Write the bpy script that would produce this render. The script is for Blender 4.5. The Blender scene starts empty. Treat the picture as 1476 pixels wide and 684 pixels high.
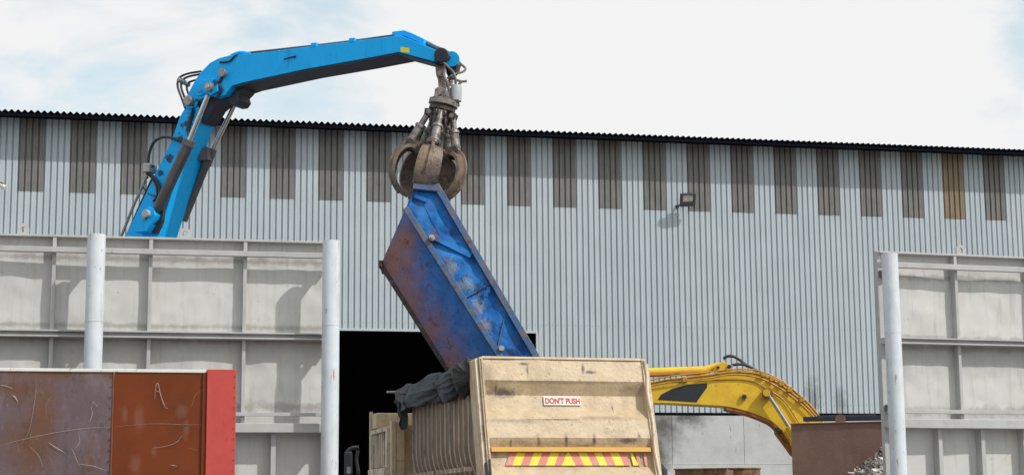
import bpy, bmesh, math, random
from mathutils import Vector, Matrix, noise
V = Vector
random.seed(7)
scene = bpy.context.scene
C = scene.collection

# ------------------------------------------------------------------ camera
IW, IH, FPX = 1476.0, 684.0, 2500.0
YAW, PITCH, ROLL = math.radians(12.3), math.radians(9.16), math.radians(0.5)
EYE = V((0, 0, 1.6))
fwd = V((math.sin(YAW)*math.cos(PITCH), math.cos(YAW)*math.cos(PITCH), math.sin(PITCH)))
r0 = V((math.cos(YAW), -math.sin(YAW), 0))
f0 = V((math.sin(YAW), math.cos(YAW), 0))
u0 = r0.cross(fwd)
rgt = r0*math.cos(ROLL) - u0*math.sin(ROLL)
upv = u0*math.cos(ROLL) + r0*math.sin(ROLL)
cd = bpy.data.cameras.new('camera'); cam = bpy.data.objects.new('camera', cd); C.objects.link(cam)
M4 = Matrix((rgt, upv, -fwd)).transposed().to_4x4(); M4.translation = EYE
cam.matrix_world = M4
cd.sensor_width = 36; cd.lens = 36*FPX/IW; cd.clip_end = 3000; cd.clip_start = .1
scene.camera = cam

# ------------------------------------------------------------------ sun and sky
SUN = V((1.3, -1.22, 1.8)).normalized()
sl = bpy.data.lights.new('sun', 'SUN'); sl.energy = 2.8; sl.angle = math.radians(1.0); sl.color = (1, .97, .92)
so = bpy.data.objects.new('sun', sl); C.objects.link(so)
so.rotation_euler = SUN.to_track_quat('Z', 'Y').to_euler()
world = bpy.data.worlds.new('World'); scene.world = world; world.use_nodes = True
wn, wl = world.node_tree.nodes, world.node_tree.links
wn.clear()
def N(nt, typ, **kw):
    n = nt.nodes.new(typ)
    for k, v in kw.items():
        if k.startswith('i_'):
            key = k[2:]
            n.inputs[int(key) if key.isdigit() else key].default_value = v
        else: setattr(n, k, v)
    return n
W = world.node_tree
sky = N(W, 'ShaderNodeTexSky', sky_type='NISHITA', sun_disc=False)
sky.sun_elevation = math.asin(SUN.z); sky.sun_rotation = math.atan2(SUN.x, SUN.y)
sky.air_density = 1.0; sky.dust_density = 2.0
tc = N(W, 'ShaderNodeTexCoord')
mp = N(W, 'ShaderNodeMapping'); mp.inputs['Scale'].default_value = (1, 1, 2.4)
nz = N(W, 'ShaderNodeTexNoise'); nz.inputs['Scale'].default_value = 7.0; nz.inputs['Detail'].default_value = 7; nz.inputs['Roughness'].default_value = .55
nz.inputs['Distortion'].default_value = .3
dot = N(W, 'ShaderNodeVectorMath', operation='DOT_PRODUCT'); dot.inputs[1].default_value = tuple(r0)
mr = N(W, 'ShaderNodeMapRange', interpolation_type='SMOOTHSTEP'); mr.inputs['From Min'].default_value = -.14; mr.inputs['From Max'].default_value = .03
mr.inputs['To Min'].default_value = -.045; mr.inputs['To Max'].default_value = .32
mr2 = N(W, 'ShaderNodeMapRange'); mr2.inputs['From Min'].default_value = .20; mr2.inputs['From Max'].default_value = .28; mr2.inputs['To Min'].default_value = 0; mr2.inputs['To Max'].default_value = -.27
add2 = N(W, 'ShaderNodeMath', operation='ADD')
add = N(W, 'ShaderNodeMath', operation='ADD')
cr = N(W, 'ShaderNodeMapRange', interpolation_type='SMOOTHSTEP'); cr.inputs['From Min'].default_value = .40; cr.inputs['From Max'].default_value = .60
cr.inputs['To Min'].default_value = .55; cr.inputs['To Max'].default_value = 1.0
mx = N(W, 'ShaderNodeMix', data_type='RGBA'); mx.inputs[7].default_value = (8.55, 8.55, 8.6, 1)
blu = N(W, 'ShaderNodeMix', data_type='RGBA', blend_type='MULTIPLY'); blu.inputs[0].default_value = 1; blu.inputs[7].default_value = (1.45, 2.0, 1.75, 1)
bg = N(W, 'ShaderNodeBackground'); bg.inputs['Strength'].default_value = .1
wo = N(W, 'ShaderNodeOutputWorld')
wl.new(tc.outputs['Generated'], mp.inputs[0]); wl.new(mp.outputs[0], nz.inputs['Vector'])
wl.new(tc.outputs['Generated'], dot.inputs[0]); wl.new(dot.outputs['Value'], mr.inputs[0])
wl.new(dot.outputs['Value'], mr2.inputs[0]); wl.new(mr.outputs[0], add2.inputs[0]); wl.new(mr2.outputs[0], add2.inputs[1])
wl.new(nz.outputs[0], add.inputs[0]); wl.new(add2.outputs[0], add.inputs[1]); wl.new(add.outputs[0], cr.inputs[0])
wl.new(cr.outputs[0], mx.inputs[0]); wl.new(sky.outputs[0], blu.inputs[6]); wl.new(blu.outputs[2], mx.inputs[6])
wl.new(mx.outputs[2], bg.inputs[0]); wl.new(bg.outputs[0], wo.inputs[0])
scene.view_settings.view_transform = 'Standard'; scene.view_settings.look = 'None'
scene.view_settings.exposure = 0.07; scene.view_settings.gamma = 1
scene.render.engine = 'CYCLES'

# ------------------------------------------------------------------ picture -> place helpers
def ray(px, py):
    return (fwd + rgt*((px-IW/2)/FPX) + upv*(-(py-IH/2)/FPX))
def PD(px, py, d):                       # point at camera depth d (horizontal distance along f0)
    r = ray(px, py); return EYE + r*(d/r.dot(f0))
def PP(px, py, p0, n):                   # point on a plane
    r = ray(px, py); return EYE + r*((p0-EYE).dot(n)/r.dot(n))

# ------------------------------------------------------------------ mesh helper
ORG = [V((0, 0, 0))]
class MB:
    def __init__(s): s.v = []; s.f = []; s.marks = []
    def quad(s, pts):
        n = len(s.v); s.v += [V(p) for p in pts]; s.f.append(tuple(range(n, n+len(pts))))
    def ob(s, c, a, b, d):               # oriented box: centre and three half-axes
        n = len(s.v); c = V(c)
        for k in (-1, 1):
            for j in (-1, 1):
                for i in (-1, 1): s.v.append(c + a*i + b*j + d*k)
        s.f += [tuple(n+q for q in t) for t in ((0,2,3,1),(4,5,7,6),(0,1,5,4),(2,6,7,3),(0,4,6,2),(1,3,7,5))]
    def box(s, x0, x1, y0, y1, z0, z1, F=None):
        F = F or FW
        c = F.pt((x0+x1)/2, (y0+y1)/2, (z0+z1)/2)
        s.ob(c, F.x*((x1-x0)/2), F.y*((y1-y0)/2), F.z*((z1-z0)/2))
    def bar(s, p, q, w, h, up=None):     # rectangular bar from p to q
        p, q = V(p), V(q); d = q-p; up = V(up) if up is not None else V((0, 0, 1))
        sx = d.cross(up)
        if sx.length < 1e-5: sx = d.cross(V((1, 0, 0)))
        sx.normalize(); uz = sx.cross(d).normalized()
        s.ob((p+q)/2, d/2, sx*(w/2), uz*(h/2))
    def prism(s, pts, ext):              # polygon swept by vector
        n = len(s.v); k = len(pts); ext = V(ext)
        s.v += [V(p) for p in pts] + [V(p)+ext for p in pts]
        s.f.append(tuple(range(n, n+k))); s.f.append(tuple(range(n+2*k-1, n+k-1, -1)))
        for i in range(k):
            j = (i+1) % k; s.f.append((n+i, n+k+i, n+k+j, n+j))
    def tube(s, pts, r, seg=10, cap=True):
        pts = [V(p) for p in pts]; R = r if isinstance(r, (list, tuple)) else [r]*len(pts)
        n0 = len(s.v); prev = None; s.marks.append((len(s.v), len(s.f)))
        for i, p in enumerate(pts):
            t = (pts[min(i+1, len(pts)-1)] - pts[max(i-1, 0)]).normalized()
            if prev is None:
                a = t.cross(V((0, 0, 1)));
                if a.length < .05: a = t.cross(V((1, 0, 0)))
            else: a = prev - t*prev.dot(t)
            a.normalize(); prev = a; b = t.cross(a)
            for j in range(seg):
                an = 2*math.pi*j/seg; s.v.append(p + (a*math.cos(an) + b*math.sin(an))*R[i])
        for i in range(len(pts)-1):
            for j in range(seg):
                k = (j+1) % seg
                s.f.append((n0+i*seg+j, n0+i*seg+k, n0+(i+1)*seg+k, n0+(i+1)*seg+j))
        if cap:
            s.f.append(tuple(n0+j for j in reversed(range(seg))))
            s.f.append(tuple(n0+(len(pts)-1)*seg+j for j in range(seg)))
    def cyl(s, p, q, r, r1=None, seg=20): s.tube([p, q], [r, r if r1 is None else r1], seg)
    def grid(s, fn, nu, nv):
        n = len(s.v)
        for i in range(nu+1):
            for j in range(nv+1): s.v.append(V(fn(i/nu, j/nv)))
        for i in range(nu):
            for j in range(nv):
                a = n+i*(nv+1)+j; s.f.append((a, a+nv+1, a+nv+2, a+1))
    def build(s, name, m, parent=None, bevel=0, sharp=35, org=None, weld=False, seg=2):
        o0 = V(org) if org is not None else ORG[0]
        me = bpy.data.meshes.new(name); me.from_pydata([tuple(p-o0) for p in s.v], [], s.f)
        bm = bmesh.new(); bm.from_mesh(me)
        if weld: bmesh.ops.remove_doubles(bm, verts=bm.verts, dist=1e-4)
        bmesh.ops.recalc_face_normals(bm, faces=bm.faces)
        for f in bm.faces: f.smooth = True
        bm.to_mesh(me); bm.free()
        me.set_sharp_from_angle(angle=math.radians(sharp))
        o = bpy.data.objects.new(name, me); C.objects.link(o); me.materials.append(m)
        if parent is not None: o.parent = parent
        elif org is not None or ORG[0].length > 0: o.location = o0
        if bevel:
            b = o.modifiers.new('bevel', 'BEVEL'); b.width = bevel; b.segments = seg; b.limit_method = 'ANGLE'; b.angle_limit = math.radians(40); b.harden_normals = True
        return o
def build_each(mb, name, m, parent, **kw):   # one object for every tube of the builder
    mk = mb.marks + [(len(mb.v), len(mb.f))]; out = []
    for (v0, f0_), (v1, f1) in zip(mk[:-1], mk[1:]):
        q = MB(); q.v = mb.v[v0:v1]; q.f = [tuple(i-v0 for i in f) for f in mb.f[f0_:f1]]; out.append(q.build(name, m, parent, **kw))
    return out
class Frame:
    def __init__(s, o, x, y, z=V((0, 0, 1))): s.o = V(o); s.x = V(x).normalized(); s.y = V(y).normalized(); s.z = V(z)
    def pt(s, x, y, z): return s.o + s.x*x + s.y*y + s.z*z
    def loc(s, p): q = V(p)-s.o; return (q.dot(s.x), q.dot(s.y), q.dot(s.z))
FW = Frame((0, 0, 0), (1, 0, 0), (0, 1, 0))

def tag(o, label=None, cat=None, group=None, kind=None):
    if label: o['label'] = label
    if cat: o['category'] = cat
    if group: o['group'] = group
    if kind: o['kind'] = kind
    return o
def thing(name, org, label, cat, group=None):
    o = bpy.data.objects.new(name, None); C.objects.link(o); o.location = org; o.empty_display_size = .3
    ORG[0] = V(org); return tag(o, label, cat, group)
def smooth_path(pts, n=8):               # Catmull-Rom
    pts = [V(p) for p in pts]; out = []
    P = [pts[0]*2-pts[1]] + pts + [pts[-1]*2-pts[-2]]
    for i in range(1, len(P)-2):
        for k in range(n):
            t = k/n; a, b, c, d = P[i-1:i+3]
            out.append(.5*((2*b) + (c-a)*t + (2*a-5*b+4*c-d)*t*t + (-a+3*b-3*c+d)*t**3))
    out.append(P[-2]); return out

# ------------------------------------------------------------------ materials
def mat(name, base, rough=.55, metal=0.0, layers=(), var=.12, vscale=3.0, bump=0.0, bscale=40, spec=.5, coat=0):
    m = bpy.data.materials.new(name); m.use_nodes = True; nt = m.node_tree; L = nt.links
    b = nt.nodes['Principled BSDF']; b.inputs['Roughness'].default_value = rough; b.inputs['Metallic'].default_value = metal
    b.inputs['Specular IOR Level'].default_value = spec; b.inputs['Coat Weight'].default_value = coat
    tcn = N(nt, 'ShaderNodeTexCoord'); src = tcn.outputs['Object']
    n1 = N(nt, 'ShaderNodeTexNoise'); n1.inputs['Scale'].default_value = vscale; n1.inputs['Detail'].default_value = 6; n1.inputs['Roughness'].default_value = .6
    L.new(src, n1.inputs['Vector'])
    m1 = N(nt, 'ShaderNodeMapRange'); m1.inputs['From Min'].default_value = .3; m1.inputs['From Max'].default_value = .7
    m1.inputs['To Min'].default_value = 1-var; m1.inputs['To Max'].default_value = 1+var
    L.new(n1.outputs[0], m1.inputs[0])
    sc = N(nt, 'ShaderNodeVectorMath', operation='SCALE'); sc.inputs[0].default_value = base[:3]; L.new(m1.outputs[0], sc.inputs['Scale'])
    cur = sc.outputs[0]; rsock = None; bh = None
    for k, ly in enumerate(layers):
        kind = ly.get('kind', 'noise'); f = None
        mpn = N(nt, 'ShaderNodeMapping'); st = ly.get('st', (1, 1, 1)); mpn.inputs['Scale'].default_value = st
        mpn.inputs['Location'].default_value = (k*3.7+ly.get('seed', 0), k*1.3, k*2.1)
        if 'rot' in ly: mpn.inputs['Rotation'].default_value = ly['rot']
        L.new(src, mpn.inputs[0])
        if kind in ('noise', 'line'):
            nn = N(nt, 'ShaderNodeTexNoise'); nn.inputs['Scale'].default_value = ly.get('s', 5); nn.inputs['Detail'].default_value = ly.get('d', 5)
            nn.inputs['Roughness'].default_value = ly.get('r', .6); nn.inputs['Distortion'].default_value = ly.get('dist', 0)
            L.new(mpn.outputs[0], nn.inputs['Vector'])
            if kind == 'noise':
                q = N(nt, 'ShaderNodeMapRange'); q.inputs['From Min'].default_value = ly.get('lo', .55); q.inputs['From Max'].default_value = ly.get('hi', .65)
                L.new(nn.outputs[0], q.inputs[0]); f = q.outputs[0]
            else:
                s1 = N(nt, 'ShaderNodeMath', operation='SUBTRACT'); s1.inputs[1].default_value = ly.get('c', .5); L.new(nn.outputs[0], s1.inputs[0])
                s2 = N(nt, 'ShaderNodeMath', operation='ABSOLUTE'); L.new(s1.outputs[0], s2.inputs[0])
                q = N(nt, 'ShaderNodeMapRange'); q.inputs['From Min'].default_value = 0; q.inputs['From Max'].default_value = ly.get('w', .006)
                q.inputs['To Min'].default_value = 1; q.inputs['To Max'].default_value = 0
                L.new(s2.outputs[0], q.inputs[0])
                n2 = N(nt, 'ShaderNodeTexNoise'); n2.inputs['Scale'].default_value = ly.get('ms', 2); L.new(src, n2.inputs['Vector'])
                q2 = N(nt, 'ShaderNodeMapRange'); q2.inputs['From Min'].default_value = ly.get('mlo', .5); q2.inputs['From Max'].default_value = ly.get('mlo', .5)+.06
                L.new(n2.outputs[0], q2.inputs[0])
                pr = N(nt, 'ShaderNodeMath', operation='MULTIPLY'); L.new(q.outputs[0], pr.inputs[0]); L.new(q2.outputs[0], pr.inputs[1]); f = pr.outputs[0]
        elif kind == 'spots':            # stains of their own shape at given places (object coordinates)
            wob = N(nt, 'ShaderNodeTexNoise'); wob.inputs['Scale'].default_value = ly.get('s', 9); wob.inputs['Detail'].default_value = 6; wob.inputs['Roughness'].default_value = .7
            L.new(src, wob.inputs['Vector'])
            for (c, rr) in ly['spots']:
                su = N(nt, 'ShaderNodeVectorMath', operation='SUBTRACT'); su.inputs[1].default_value = tuple(c); L.new(src, su.inputs[0])
                mu = N(nt, 'ShaderNodeVectorMath', operation='MULTIPLY'); mu.inputs[1].default_value = tuple(1/q for q in rr); L.new(su.outputs[0], mu.inputs[0])
                le = N(nt, 'ShaderNodeVectorMath', operation='LENGTH'); L.new(mu.outputs[0], le.inputs[0])
                ad = N(nt, 'ShaderNodeMath', operation='MULTIPLY_ADD'); ad.inputs[1].default_value = -ly.get('wob', 2.2); L.new(wob.outputs[0], ad.inputs[0]); L.new(le.outputs['Value'], ad.inputs[2])
                q = N(nt, 'ShaderNodeMapRange'); q.inputs['From Min'].default_value = ly.get('lo', -.6); q.inputs['From Max'].default_value = ly.get('hi', .1)
                q.inputs['To Min'].default_value = 1; q.inputs['To Max'].default_value = 0; L.new(ad.outputs[0], q.inputs[0])
                if f is None: f = q.outputs[0]
                else:
                    mxx = N(nt, 'ShaderNodeMath', operation='MAXIMUM'); L.new(f, mxx.inputs[0]); L.new(q.outputs[0], mxx.inputs[1]); f = mxx.outputs[0]
        am = N(nt, 'ShaderNodeMath', operation='MULTIPLY'); am.inputs[1].default_value = ly.get('a', 1); am.use_clamp = True; L.new(f, am.inputs[0])
        mi = N(nt, 'ShaderNodeMix', data_type='RGBA'); mi.inputs[7].default_value = (*ly['c3'], 1)
        L.new(am.outputs[0], mi.inputs[0]); L.new(cur, mi.inputs[6]); cur = mi.outputs[2]
        if 'ro' in ly:
            mf = N(nt, 'ShaderNodeMix'); mf.inputs[3].default_value = ly['ro']; L.new(am.outputs[0], mf.inputs[0])
            if rsock is None: mf.inputs[2].default_value = rough
            else: L.new(rsock, mf.inputs[2])
            rsock = mf.outputs[0]
    L.new(cur, b.inputs['Base Color'])
    if rsock is not None: L.new(rsock, b.inputs['Roughness'])
    if bump:
        bn = N(nt, 'ShaderNodeTexNoise'); bn.inputs['Scale'].default_value = bscale; bn.inputs['Detail'].default_value = 5; L.new(src, bn.inputs['Vector'])
        bp = N(nt, 'ShaderNodeBump'); bp.inputs['Strength'].default_value = bump; bp.inputs['Distance'].default_value = .02
        L.new(bn.outputs[0], bp.inputs['Height']); L.new(bp.outputs[0], b.inputs['Normal'])
    return m
RUST = (.16, .075, .038)
G_STREAK = dict(c3=(.2, .18, .16), s=3, st=(5, 5, .35), lo=.56, hi=.75, a=.45)
m_clad = mat('cladding_paint', (.485, .555, .605), .5, 0, [dict(c3=(.42, .47, .50), s=1.2, st=(4, 1, .25), lo=.5, hi=.72, a=.4), dict(c3=(.56, .60, .62), s=.6, st=(3, 1, .3), lo=.5, hi=.7, a=.4), dict(c3=(.2, .2, .2), s=16, st=(1, 1, .2), lo=.68, hi=.74, a=.4)], var=.05, vscale=1)
m_sky = mat('fibreglass_sheet', (.168, .162, .156), .5, 0, [dict(c3=(.27, .25, .225), s=2.5, st=(7, 1, .35), lo=.45, hi=.7, a=.5), dict(c3=(.08, .075, .07), s=5, st=(5, 1, .4), lo=.55, hi=.75, a=.5)], var=.15)
m_skyy = mat('yellow_lit_fibreglass', (.25, .185, .115), .45, 0, [dict(c3=(.2, .14, .08), s=4, st=(7, 1, .5), lo=.5, hi=.7, a=.6)], var=.15)  # yellow light on this one sheet is put into its base colour
m_roof = mat('roof_and_shade_black', (.005, .006, .010), .9, spec=.05)  # dark roof colour taken near black to carry the eave's shade too
m_dark = mat('interior_dark', (.03, .03, .03), .9)  # gloom inside the doorway is put into this dark albedo; screws share it
m_conc = mat('cast_concrete', (.44, .44, .42), .85, 0, [dict(c3=(.33, .33, .32), s=1.0, lo=.45, hi=.7, a=.5), dict(c3=(.55, .55, .53), s=2.2, lo=.5, hi=.7, a=.4), dict(c3=(.15, .14, .13), s=3, st=(2.5, 1, .5), lo=.63, hi=.72, a=.6), dict(c3=(.25, .17, .1), s=5, st=(.4, 1, 2), lo=.7, hi=.74, a=.5)], var=.08, bump=.3)
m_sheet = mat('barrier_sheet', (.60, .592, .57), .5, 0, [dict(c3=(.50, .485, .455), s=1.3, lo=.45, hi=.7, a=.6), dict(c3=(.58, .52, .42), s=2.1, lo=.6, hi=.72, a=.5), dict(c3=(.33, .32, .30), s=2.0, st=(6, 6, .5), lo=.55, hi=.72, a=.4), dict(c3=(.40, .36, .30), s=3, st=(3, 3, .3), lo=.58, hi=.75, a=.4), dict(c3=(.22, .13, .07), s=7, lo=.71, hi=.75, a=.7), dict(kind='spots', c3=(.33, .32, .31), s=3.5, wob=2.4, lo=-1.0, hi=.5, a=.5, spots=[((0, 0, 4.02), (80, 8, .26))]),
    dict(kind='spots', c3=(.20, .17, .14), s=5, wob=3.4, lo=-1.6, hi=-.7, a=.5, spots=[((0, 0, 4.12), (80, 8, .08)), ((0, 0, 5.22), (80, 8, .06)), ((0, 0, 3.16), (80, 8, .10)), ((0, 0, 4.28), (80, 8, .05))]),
    dict(c3=(.3, .27, .23), kind='line', s=1.6, w=.004, c=.47, ms=1.5, mlo=.56, a=.5)], var=.05)
m_rail = mat('barrier_rail_paint', (.46, .455, .445), .5, 0, [dict(c3=(.3, .28, .26), s=4, st=(1, 1, 1), lo=.55, hi=.75, a=.5), dict(c3=(.18, .12, .08), s=9, lo=.68, hi=.75, a=.6)], var=.1)
m_pipe = mat('white_pipe_paint', (.66, .69, .735), .38, 0, [dict(c3=(.45, .47, .5), s=3, st=(2, 2, .6), lo=.55, hi=.75, a=.5), dict(c3=(.36, .34, .33), s=4, st=(2.5, 2.5, .3), d=8, r=.75, lo=.57, hi=.72, a=.5), dict(c3=(.2, .17, .15), s=8, st=(1.5, 1.5, .7), d=8, r=.75, lo=.63, hi=.66, a=.75), dict(c3=(.30, .13, .06), s=5, st=(3, 3, .35), d=7, r=.7, lo=.64, hi=.67, a=.8)], var=.09, bump=.15, bscale=6)
m_mauve = mat('worn_mauve_steel', (.135, .092, .098), .42, 0, [dict(c3=(.12, .05, .025), s=1.6, st=(1.4, 1, .6), lo=.48, hi=.62, a=.8, ro=.6), dict(c3=(.20, .15, .16), s=3, st=(1, 1, .6), lo=.55, hi=.7, a=.5), dict(c3=(.05, .035, .03), s=10, st=(1, 1, .35), lo=.6, hi=.7, a=.6), dict(c3=(.42, .36, .33), kind='line', s=1.5, w=.0022, ms=3, mlo=.52, a=.7, r=.4, d=2, st=(1.6, 1, .8)), dict(c3=(.42, .36, .33), kind='line', s=2.3, w=.0025, ms=4, mlo=.56, a=.6, r=.3, d=1, rot=(0, .9, 0), st=(2.5, 1, .5))], var=.15, bump=.15, bscale=14)
m_orange = mat('red_oxide_steel', (.215, .062, .018), .32, 0, [dict(c3=(.15, .04, .014), s=2, lo=.5, hi=.65, a=.7), dict(c3=(.26, .13, .08), s=3, st=(2, 1, .6), lo=.62, hi=.68, a=.6, ro=.6), dict(c3=(.42, .33, .27), kind='line', s=1.1, w=.0018, ms=3, mlo=.55, a=.6, r=.4, d=2)], var=.1, bump=.12, bscale=9)
m_red = mat('faded_red_paint', (.52, .062, .05), .42, 0, [dict(c3=(.42, .05, .04), s=4, st=(1, 1, .5), lo=.5, hi=.7, a=.5), dict(c3=(.6, .3, .25), s=20, lo=.70, hi=.73, a=.5), dict(c3=(.30, .04, .03), s=3, d=8, r=.75, st=(1.5, 1, .5), lo=.55, hi=.68, a=.5), dict(c3=(.12, .06, .05), s=11, d=8, r=.8, lo=.64, hi=.67, a=.7)], var=.08, bump=.12, bscale=12)
m_white = mat('chipped_white_paint', (.72, .70, .66), .5, 0, [dict(c3=(.35, .3, .25), s=14, lo=.62, hi=.68, a=.7)], var=.06)
m_scr = mat('bare_scratch', (.40, .32, .27), .6)
m_cyan = mat('bright_blue_enamel', (.0, .43, .95), .42, 0, [dict(c3=(.0, .34, .80), s=1.2, lo=.5, hi=.7, a=.35), dict(c3=(.02, .025, .04), s=6, st=(1, 1, 1.0), d=8, r=.7, lo=.655, hi=.67, a=.85), dict(c3=(.0, .2, .5), s=2, st=(3, 3, .4), lo=.58, hi=.72, a=.4)], var=.05, spec=.3)
m_navy = mat('grimy_navy_steel', (.022, .028, .045), .6, 0, [dict(c3=(.05, .05, .055), s=6, lo=.5, hi=.7, a=.6)], var=.2)
m_chrome = mat('chrome_rod', (.62, .62, .62), .22, 1.0)
m_barrel = mat('grey_cylinder_paint', (.105, .10, .11), .5, 0, [dict(c3=(.06, .05, .05), s=8, st=(1, 1, .5), lo=.5, hi=.7, a=.6)], var=.15)
m_pin = mat('dull_pin_steel', (.34, .33, .31), .45, .6, [dict(c3=(.15, .09, .05), s=14, lo=.5, hi=.65, a=.6)])
m_hose = mat('black_hose_rubber', (.022, .022, .026), .5)
m_ghose = mat('greasy_grey_hose', (.17, .15, .14), .5)
m_yel = mat('yellow_sticker', (.85, .68, .02), .45)
m_grab = mat('worn_grab_steel', (.165, .125, .098), .5, .25, [dict(c3=(.34, .235, .14), s=3.5, lo=.46, hi=.62, a=.75), dict(c3=(.05, .04, .037), s=8, lo=.53, hi=.66, a=.85), dict(c3=(.2, .09, .045), s=14, lo=.58, hi=.68, a=.6)], var=.25, bump=.6, bscale=30)
m_grabc = mat('worn_grab_cylinder', (.27, .25, .235), .45, .3, [dict(c3=(.07, .055, .05), s=9, lo=.5, hi=.62, a=.85), dict(c3=(.2, .11, .06), s=15, lo=.56, hi=.66, a=.6)], var=.2, bump=.4)
m_grabd = mat('greasy_dark_steel', (.06, .048, .044), .5, .3, [dict(c3=(.2, .15, .12), s=11, lo=.52, hi=.64, a=.7)], var=.3, bump=.6, bscale=40)
m_grey = mat('grey_housing', (.42, .43, .44), .45, 0, [dict(c3=(.2, .19, .18), s=14, lo=.58, hi=.68, a=.7)])
BEIGE = (.57, .44, .28)
m_rub = mat('black_tyre_rubber', (.02, .02, .02), .8)
m_glass = mat('dark_glass', (.03, .035, .04), .08)
m_tarp = mat('black_tarpaulin', (.024, .024, .025), .5, 0, [dict(c3=(.055, .055, .053), s=3, lo=.45, hi=.75, a=.6), dict(c3=(.022, .022, .024), s=9, lo=.5, hi=.7, a=.5)], var=.2, bump=.35, bscale=22, spec=.3)
m_ribp = mat('shaded_side_paint', (.20, .12, .07), .6, 0, [dict(c3=(.13, .085, .06), s=3, st=(1, 1, .4), lo=.45, hi=.65, a=.8), dict(c3=(.46, .33, .22), s=6, st=(1, 1, .3), lo=.6, hi=.7, a=.5)], var=.2)  # shade on the body side painted in as dark brown, plus grime
m_rib = mat('lit_rib_paint', (.66, .53, .40), .55, 0, [dict(c3=(.2, .13, .09), s=5, st=(1, 1, .5), lo=.54, hi=.68, a=.8)], var=.2)  # light on the rib faces painted in as a paler tone
m_exy = mat('excavator_yellow', (.82, .52, .025), .42, 0, [dict(c3=(.62, .36, .03), s=2, lo=.5, hi=.68, a=.7), dict(c3=(.3, .13, .03), s=9, lo=.64, hi=.7, a=.7), dict(c3=(.12, .08, .04), s=22, lo=.68, hi=.72, a=.7)], var=.1)
m_exp = mat('dirty_yellow_pipe', (.52, .27, .03), .5, 0, [dict(c3=(.14, .07, .03), s=9, lo=.52, hi=.66, a=.8)], var=.2)
m_exo = mat('rusty_orange_steel', (.38, .13, .03), .6, 0, [dict(c3=(.15, .06, .03), s=5, lo=.5, hi=.65, a=.8)], var=.2)
m_decal = mat('black_decal', (.022, .024, .03), .45)
m_bin = mat('brown_bin_steel', (.225, .125, .092), .6, 0, [dict(c3=(.28, .165, .12), s=1.3, lo=.45, hi=.7, a=.7), dict(c3=(.165, .09, .068), s=4, st=(1, 1, .4), lo=.52, hi=.7, a=.6), dict(c3=(.3, .22, .18), s=16, lo=.71, hi=.74, a=.6)], var=.1, bump=.2)
m_rust = mat('rusty_steel', (.17, .085, .045), .75, 0, [dict(c3=(.32, .19, .11), s=2.5, st=(2, 2, .5), lo=.45, hi=.65, a=.8), dict(c3=(.07, .04, .03), s=6, lo=.52, hi=.68, a=.8)], var=.25, bump=.4)
m_ground = mat('yard_concrete', (.18, .17, .16), .9, 0, [dict(c3=(.17, .16, .15), s=.4, lo=.45, hi=.65, a=.6), dict(c3=(.1, .09, .08), s=3, lo=.6, hi=.7, a=.5)], var=.15, bump=.3)
m_scrap = None

# ------------------------------------------------------------------ ground
g = MB(); g.grid(lambda a, b: ((a-.5)*1600, (b-.3)*1600, 0), 8, 8)
tag(g.build('ground', m_ground), kind='structure')

# ------------------------------------------------------------------ warehouse
YW = 49.6; nW = V((0, 1, 0)); pW = V((0, YW, 0))
def PW(px, py): return PP(px, py, pW, nW)
zwin = PW(738, 293.5).z; zdoor = PW(640, 475.5).z; zbase = PW(1100, 594.5).z
OV = .78
zeave = PP(738, 189, V((0, YW-OV, 0)), nW).z
wx0 = PW(25, 272).x; wpitch = (PW(1421, 317).x - wx0)/21.0
rp = wpitch/8                                         # rib pitch; a sheet = 4 ribs
print('WALL', zwin, zdoor, zbase, zeave, 'pitch', wpitch)
XL, XR = wx0-6*wpitch, wx0+28*wpitch
DEP = .062
def ribs(mb, xa, xb, z0, z1, y=YW, nz_=1):
    """trapezoidal sheet: wide outer pans, narrow recessed valleys"""
    n = round((xb-xa)/rp); pts = []
    for i in range(n):
        x = xa+i*rp
        pts += [(x, y+DEP), (x+.13*rp, y+DEP), (x+.22*rp, y), (x+.48*rp, y), (x+.50*rp, y+.006), (x+.60*rp, y+.006), (x+.62*rp, y), (x+.91*rp, y)]
    pts.append((xa+n*rp, y+DEP))
    b = len(mb.v)
    for x, yy in pts:
        for k in range(nz_+1): mb.v.append(V((x, yy, z0+(z1-z0)*k/nz_)))
    for i in range(len(pts)-1):
        for k in range(nz_):
            a = b+i*(nz_+1)+k; mb.f.append((a, a+nz_+1, a+nz_+2, a+1))
wh = thing('warehouse', (wx0, YW, 0), 'long pale blue corrugated steel warehouse with a dark open doorway', 'warehouse')
zt = zeave+.05
dx0 = wx0+round((PW(425, 500).x-wx0)/rp)*rp; dx1 = wx0+round((PW(777, 500).x-wx0)/rp)*rp
def spw(px, py, rx, rz): q = PW(px, py)-ORG[0]; return (tuple(q), (rx, 1, rz))
m_clad = mat('weathered_cladding', (.465, .515, .548), .5, 0, [dict(c3=(.43, .485, .525), s=1.4, st=(1.5, 1, .03), d=3, lo=.45, hi=.62, a=.5), dict(c3=(.42, .47, .50), s=1.2, st=(4, 1, .25), lo=.5, hi=.72, a=.4), dict(c3=(.55, .60, .63), s=.6, st=(3, 1, .3), lo=.5, hi=.7, a=.4),
    dict(kind='spots', c3=(.16, .165, .17), s=5, wob=2.6, lo=-1.0, hi=.1, a=.6, spots=[spw(1172, 575, .25, .6), spw(1212, 580, .2, .45), spw(600, 466, .06, .12), spw(968, 560, .2, .3)]),
    dict(c3=(.24, .22, .2), s=7, st=(3, 1, .18), d=7, r=.75, lo=.62, hi=.70, a=.4)], var=.06, vscale=1)
c = MB()
ribs(c, XL, XR, zdoor, zwin)
ribs(c, XL, dx0, zbase, zdoor); ribs(c, dx1, XR, zbase, zdoor)
k = -6
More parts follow.
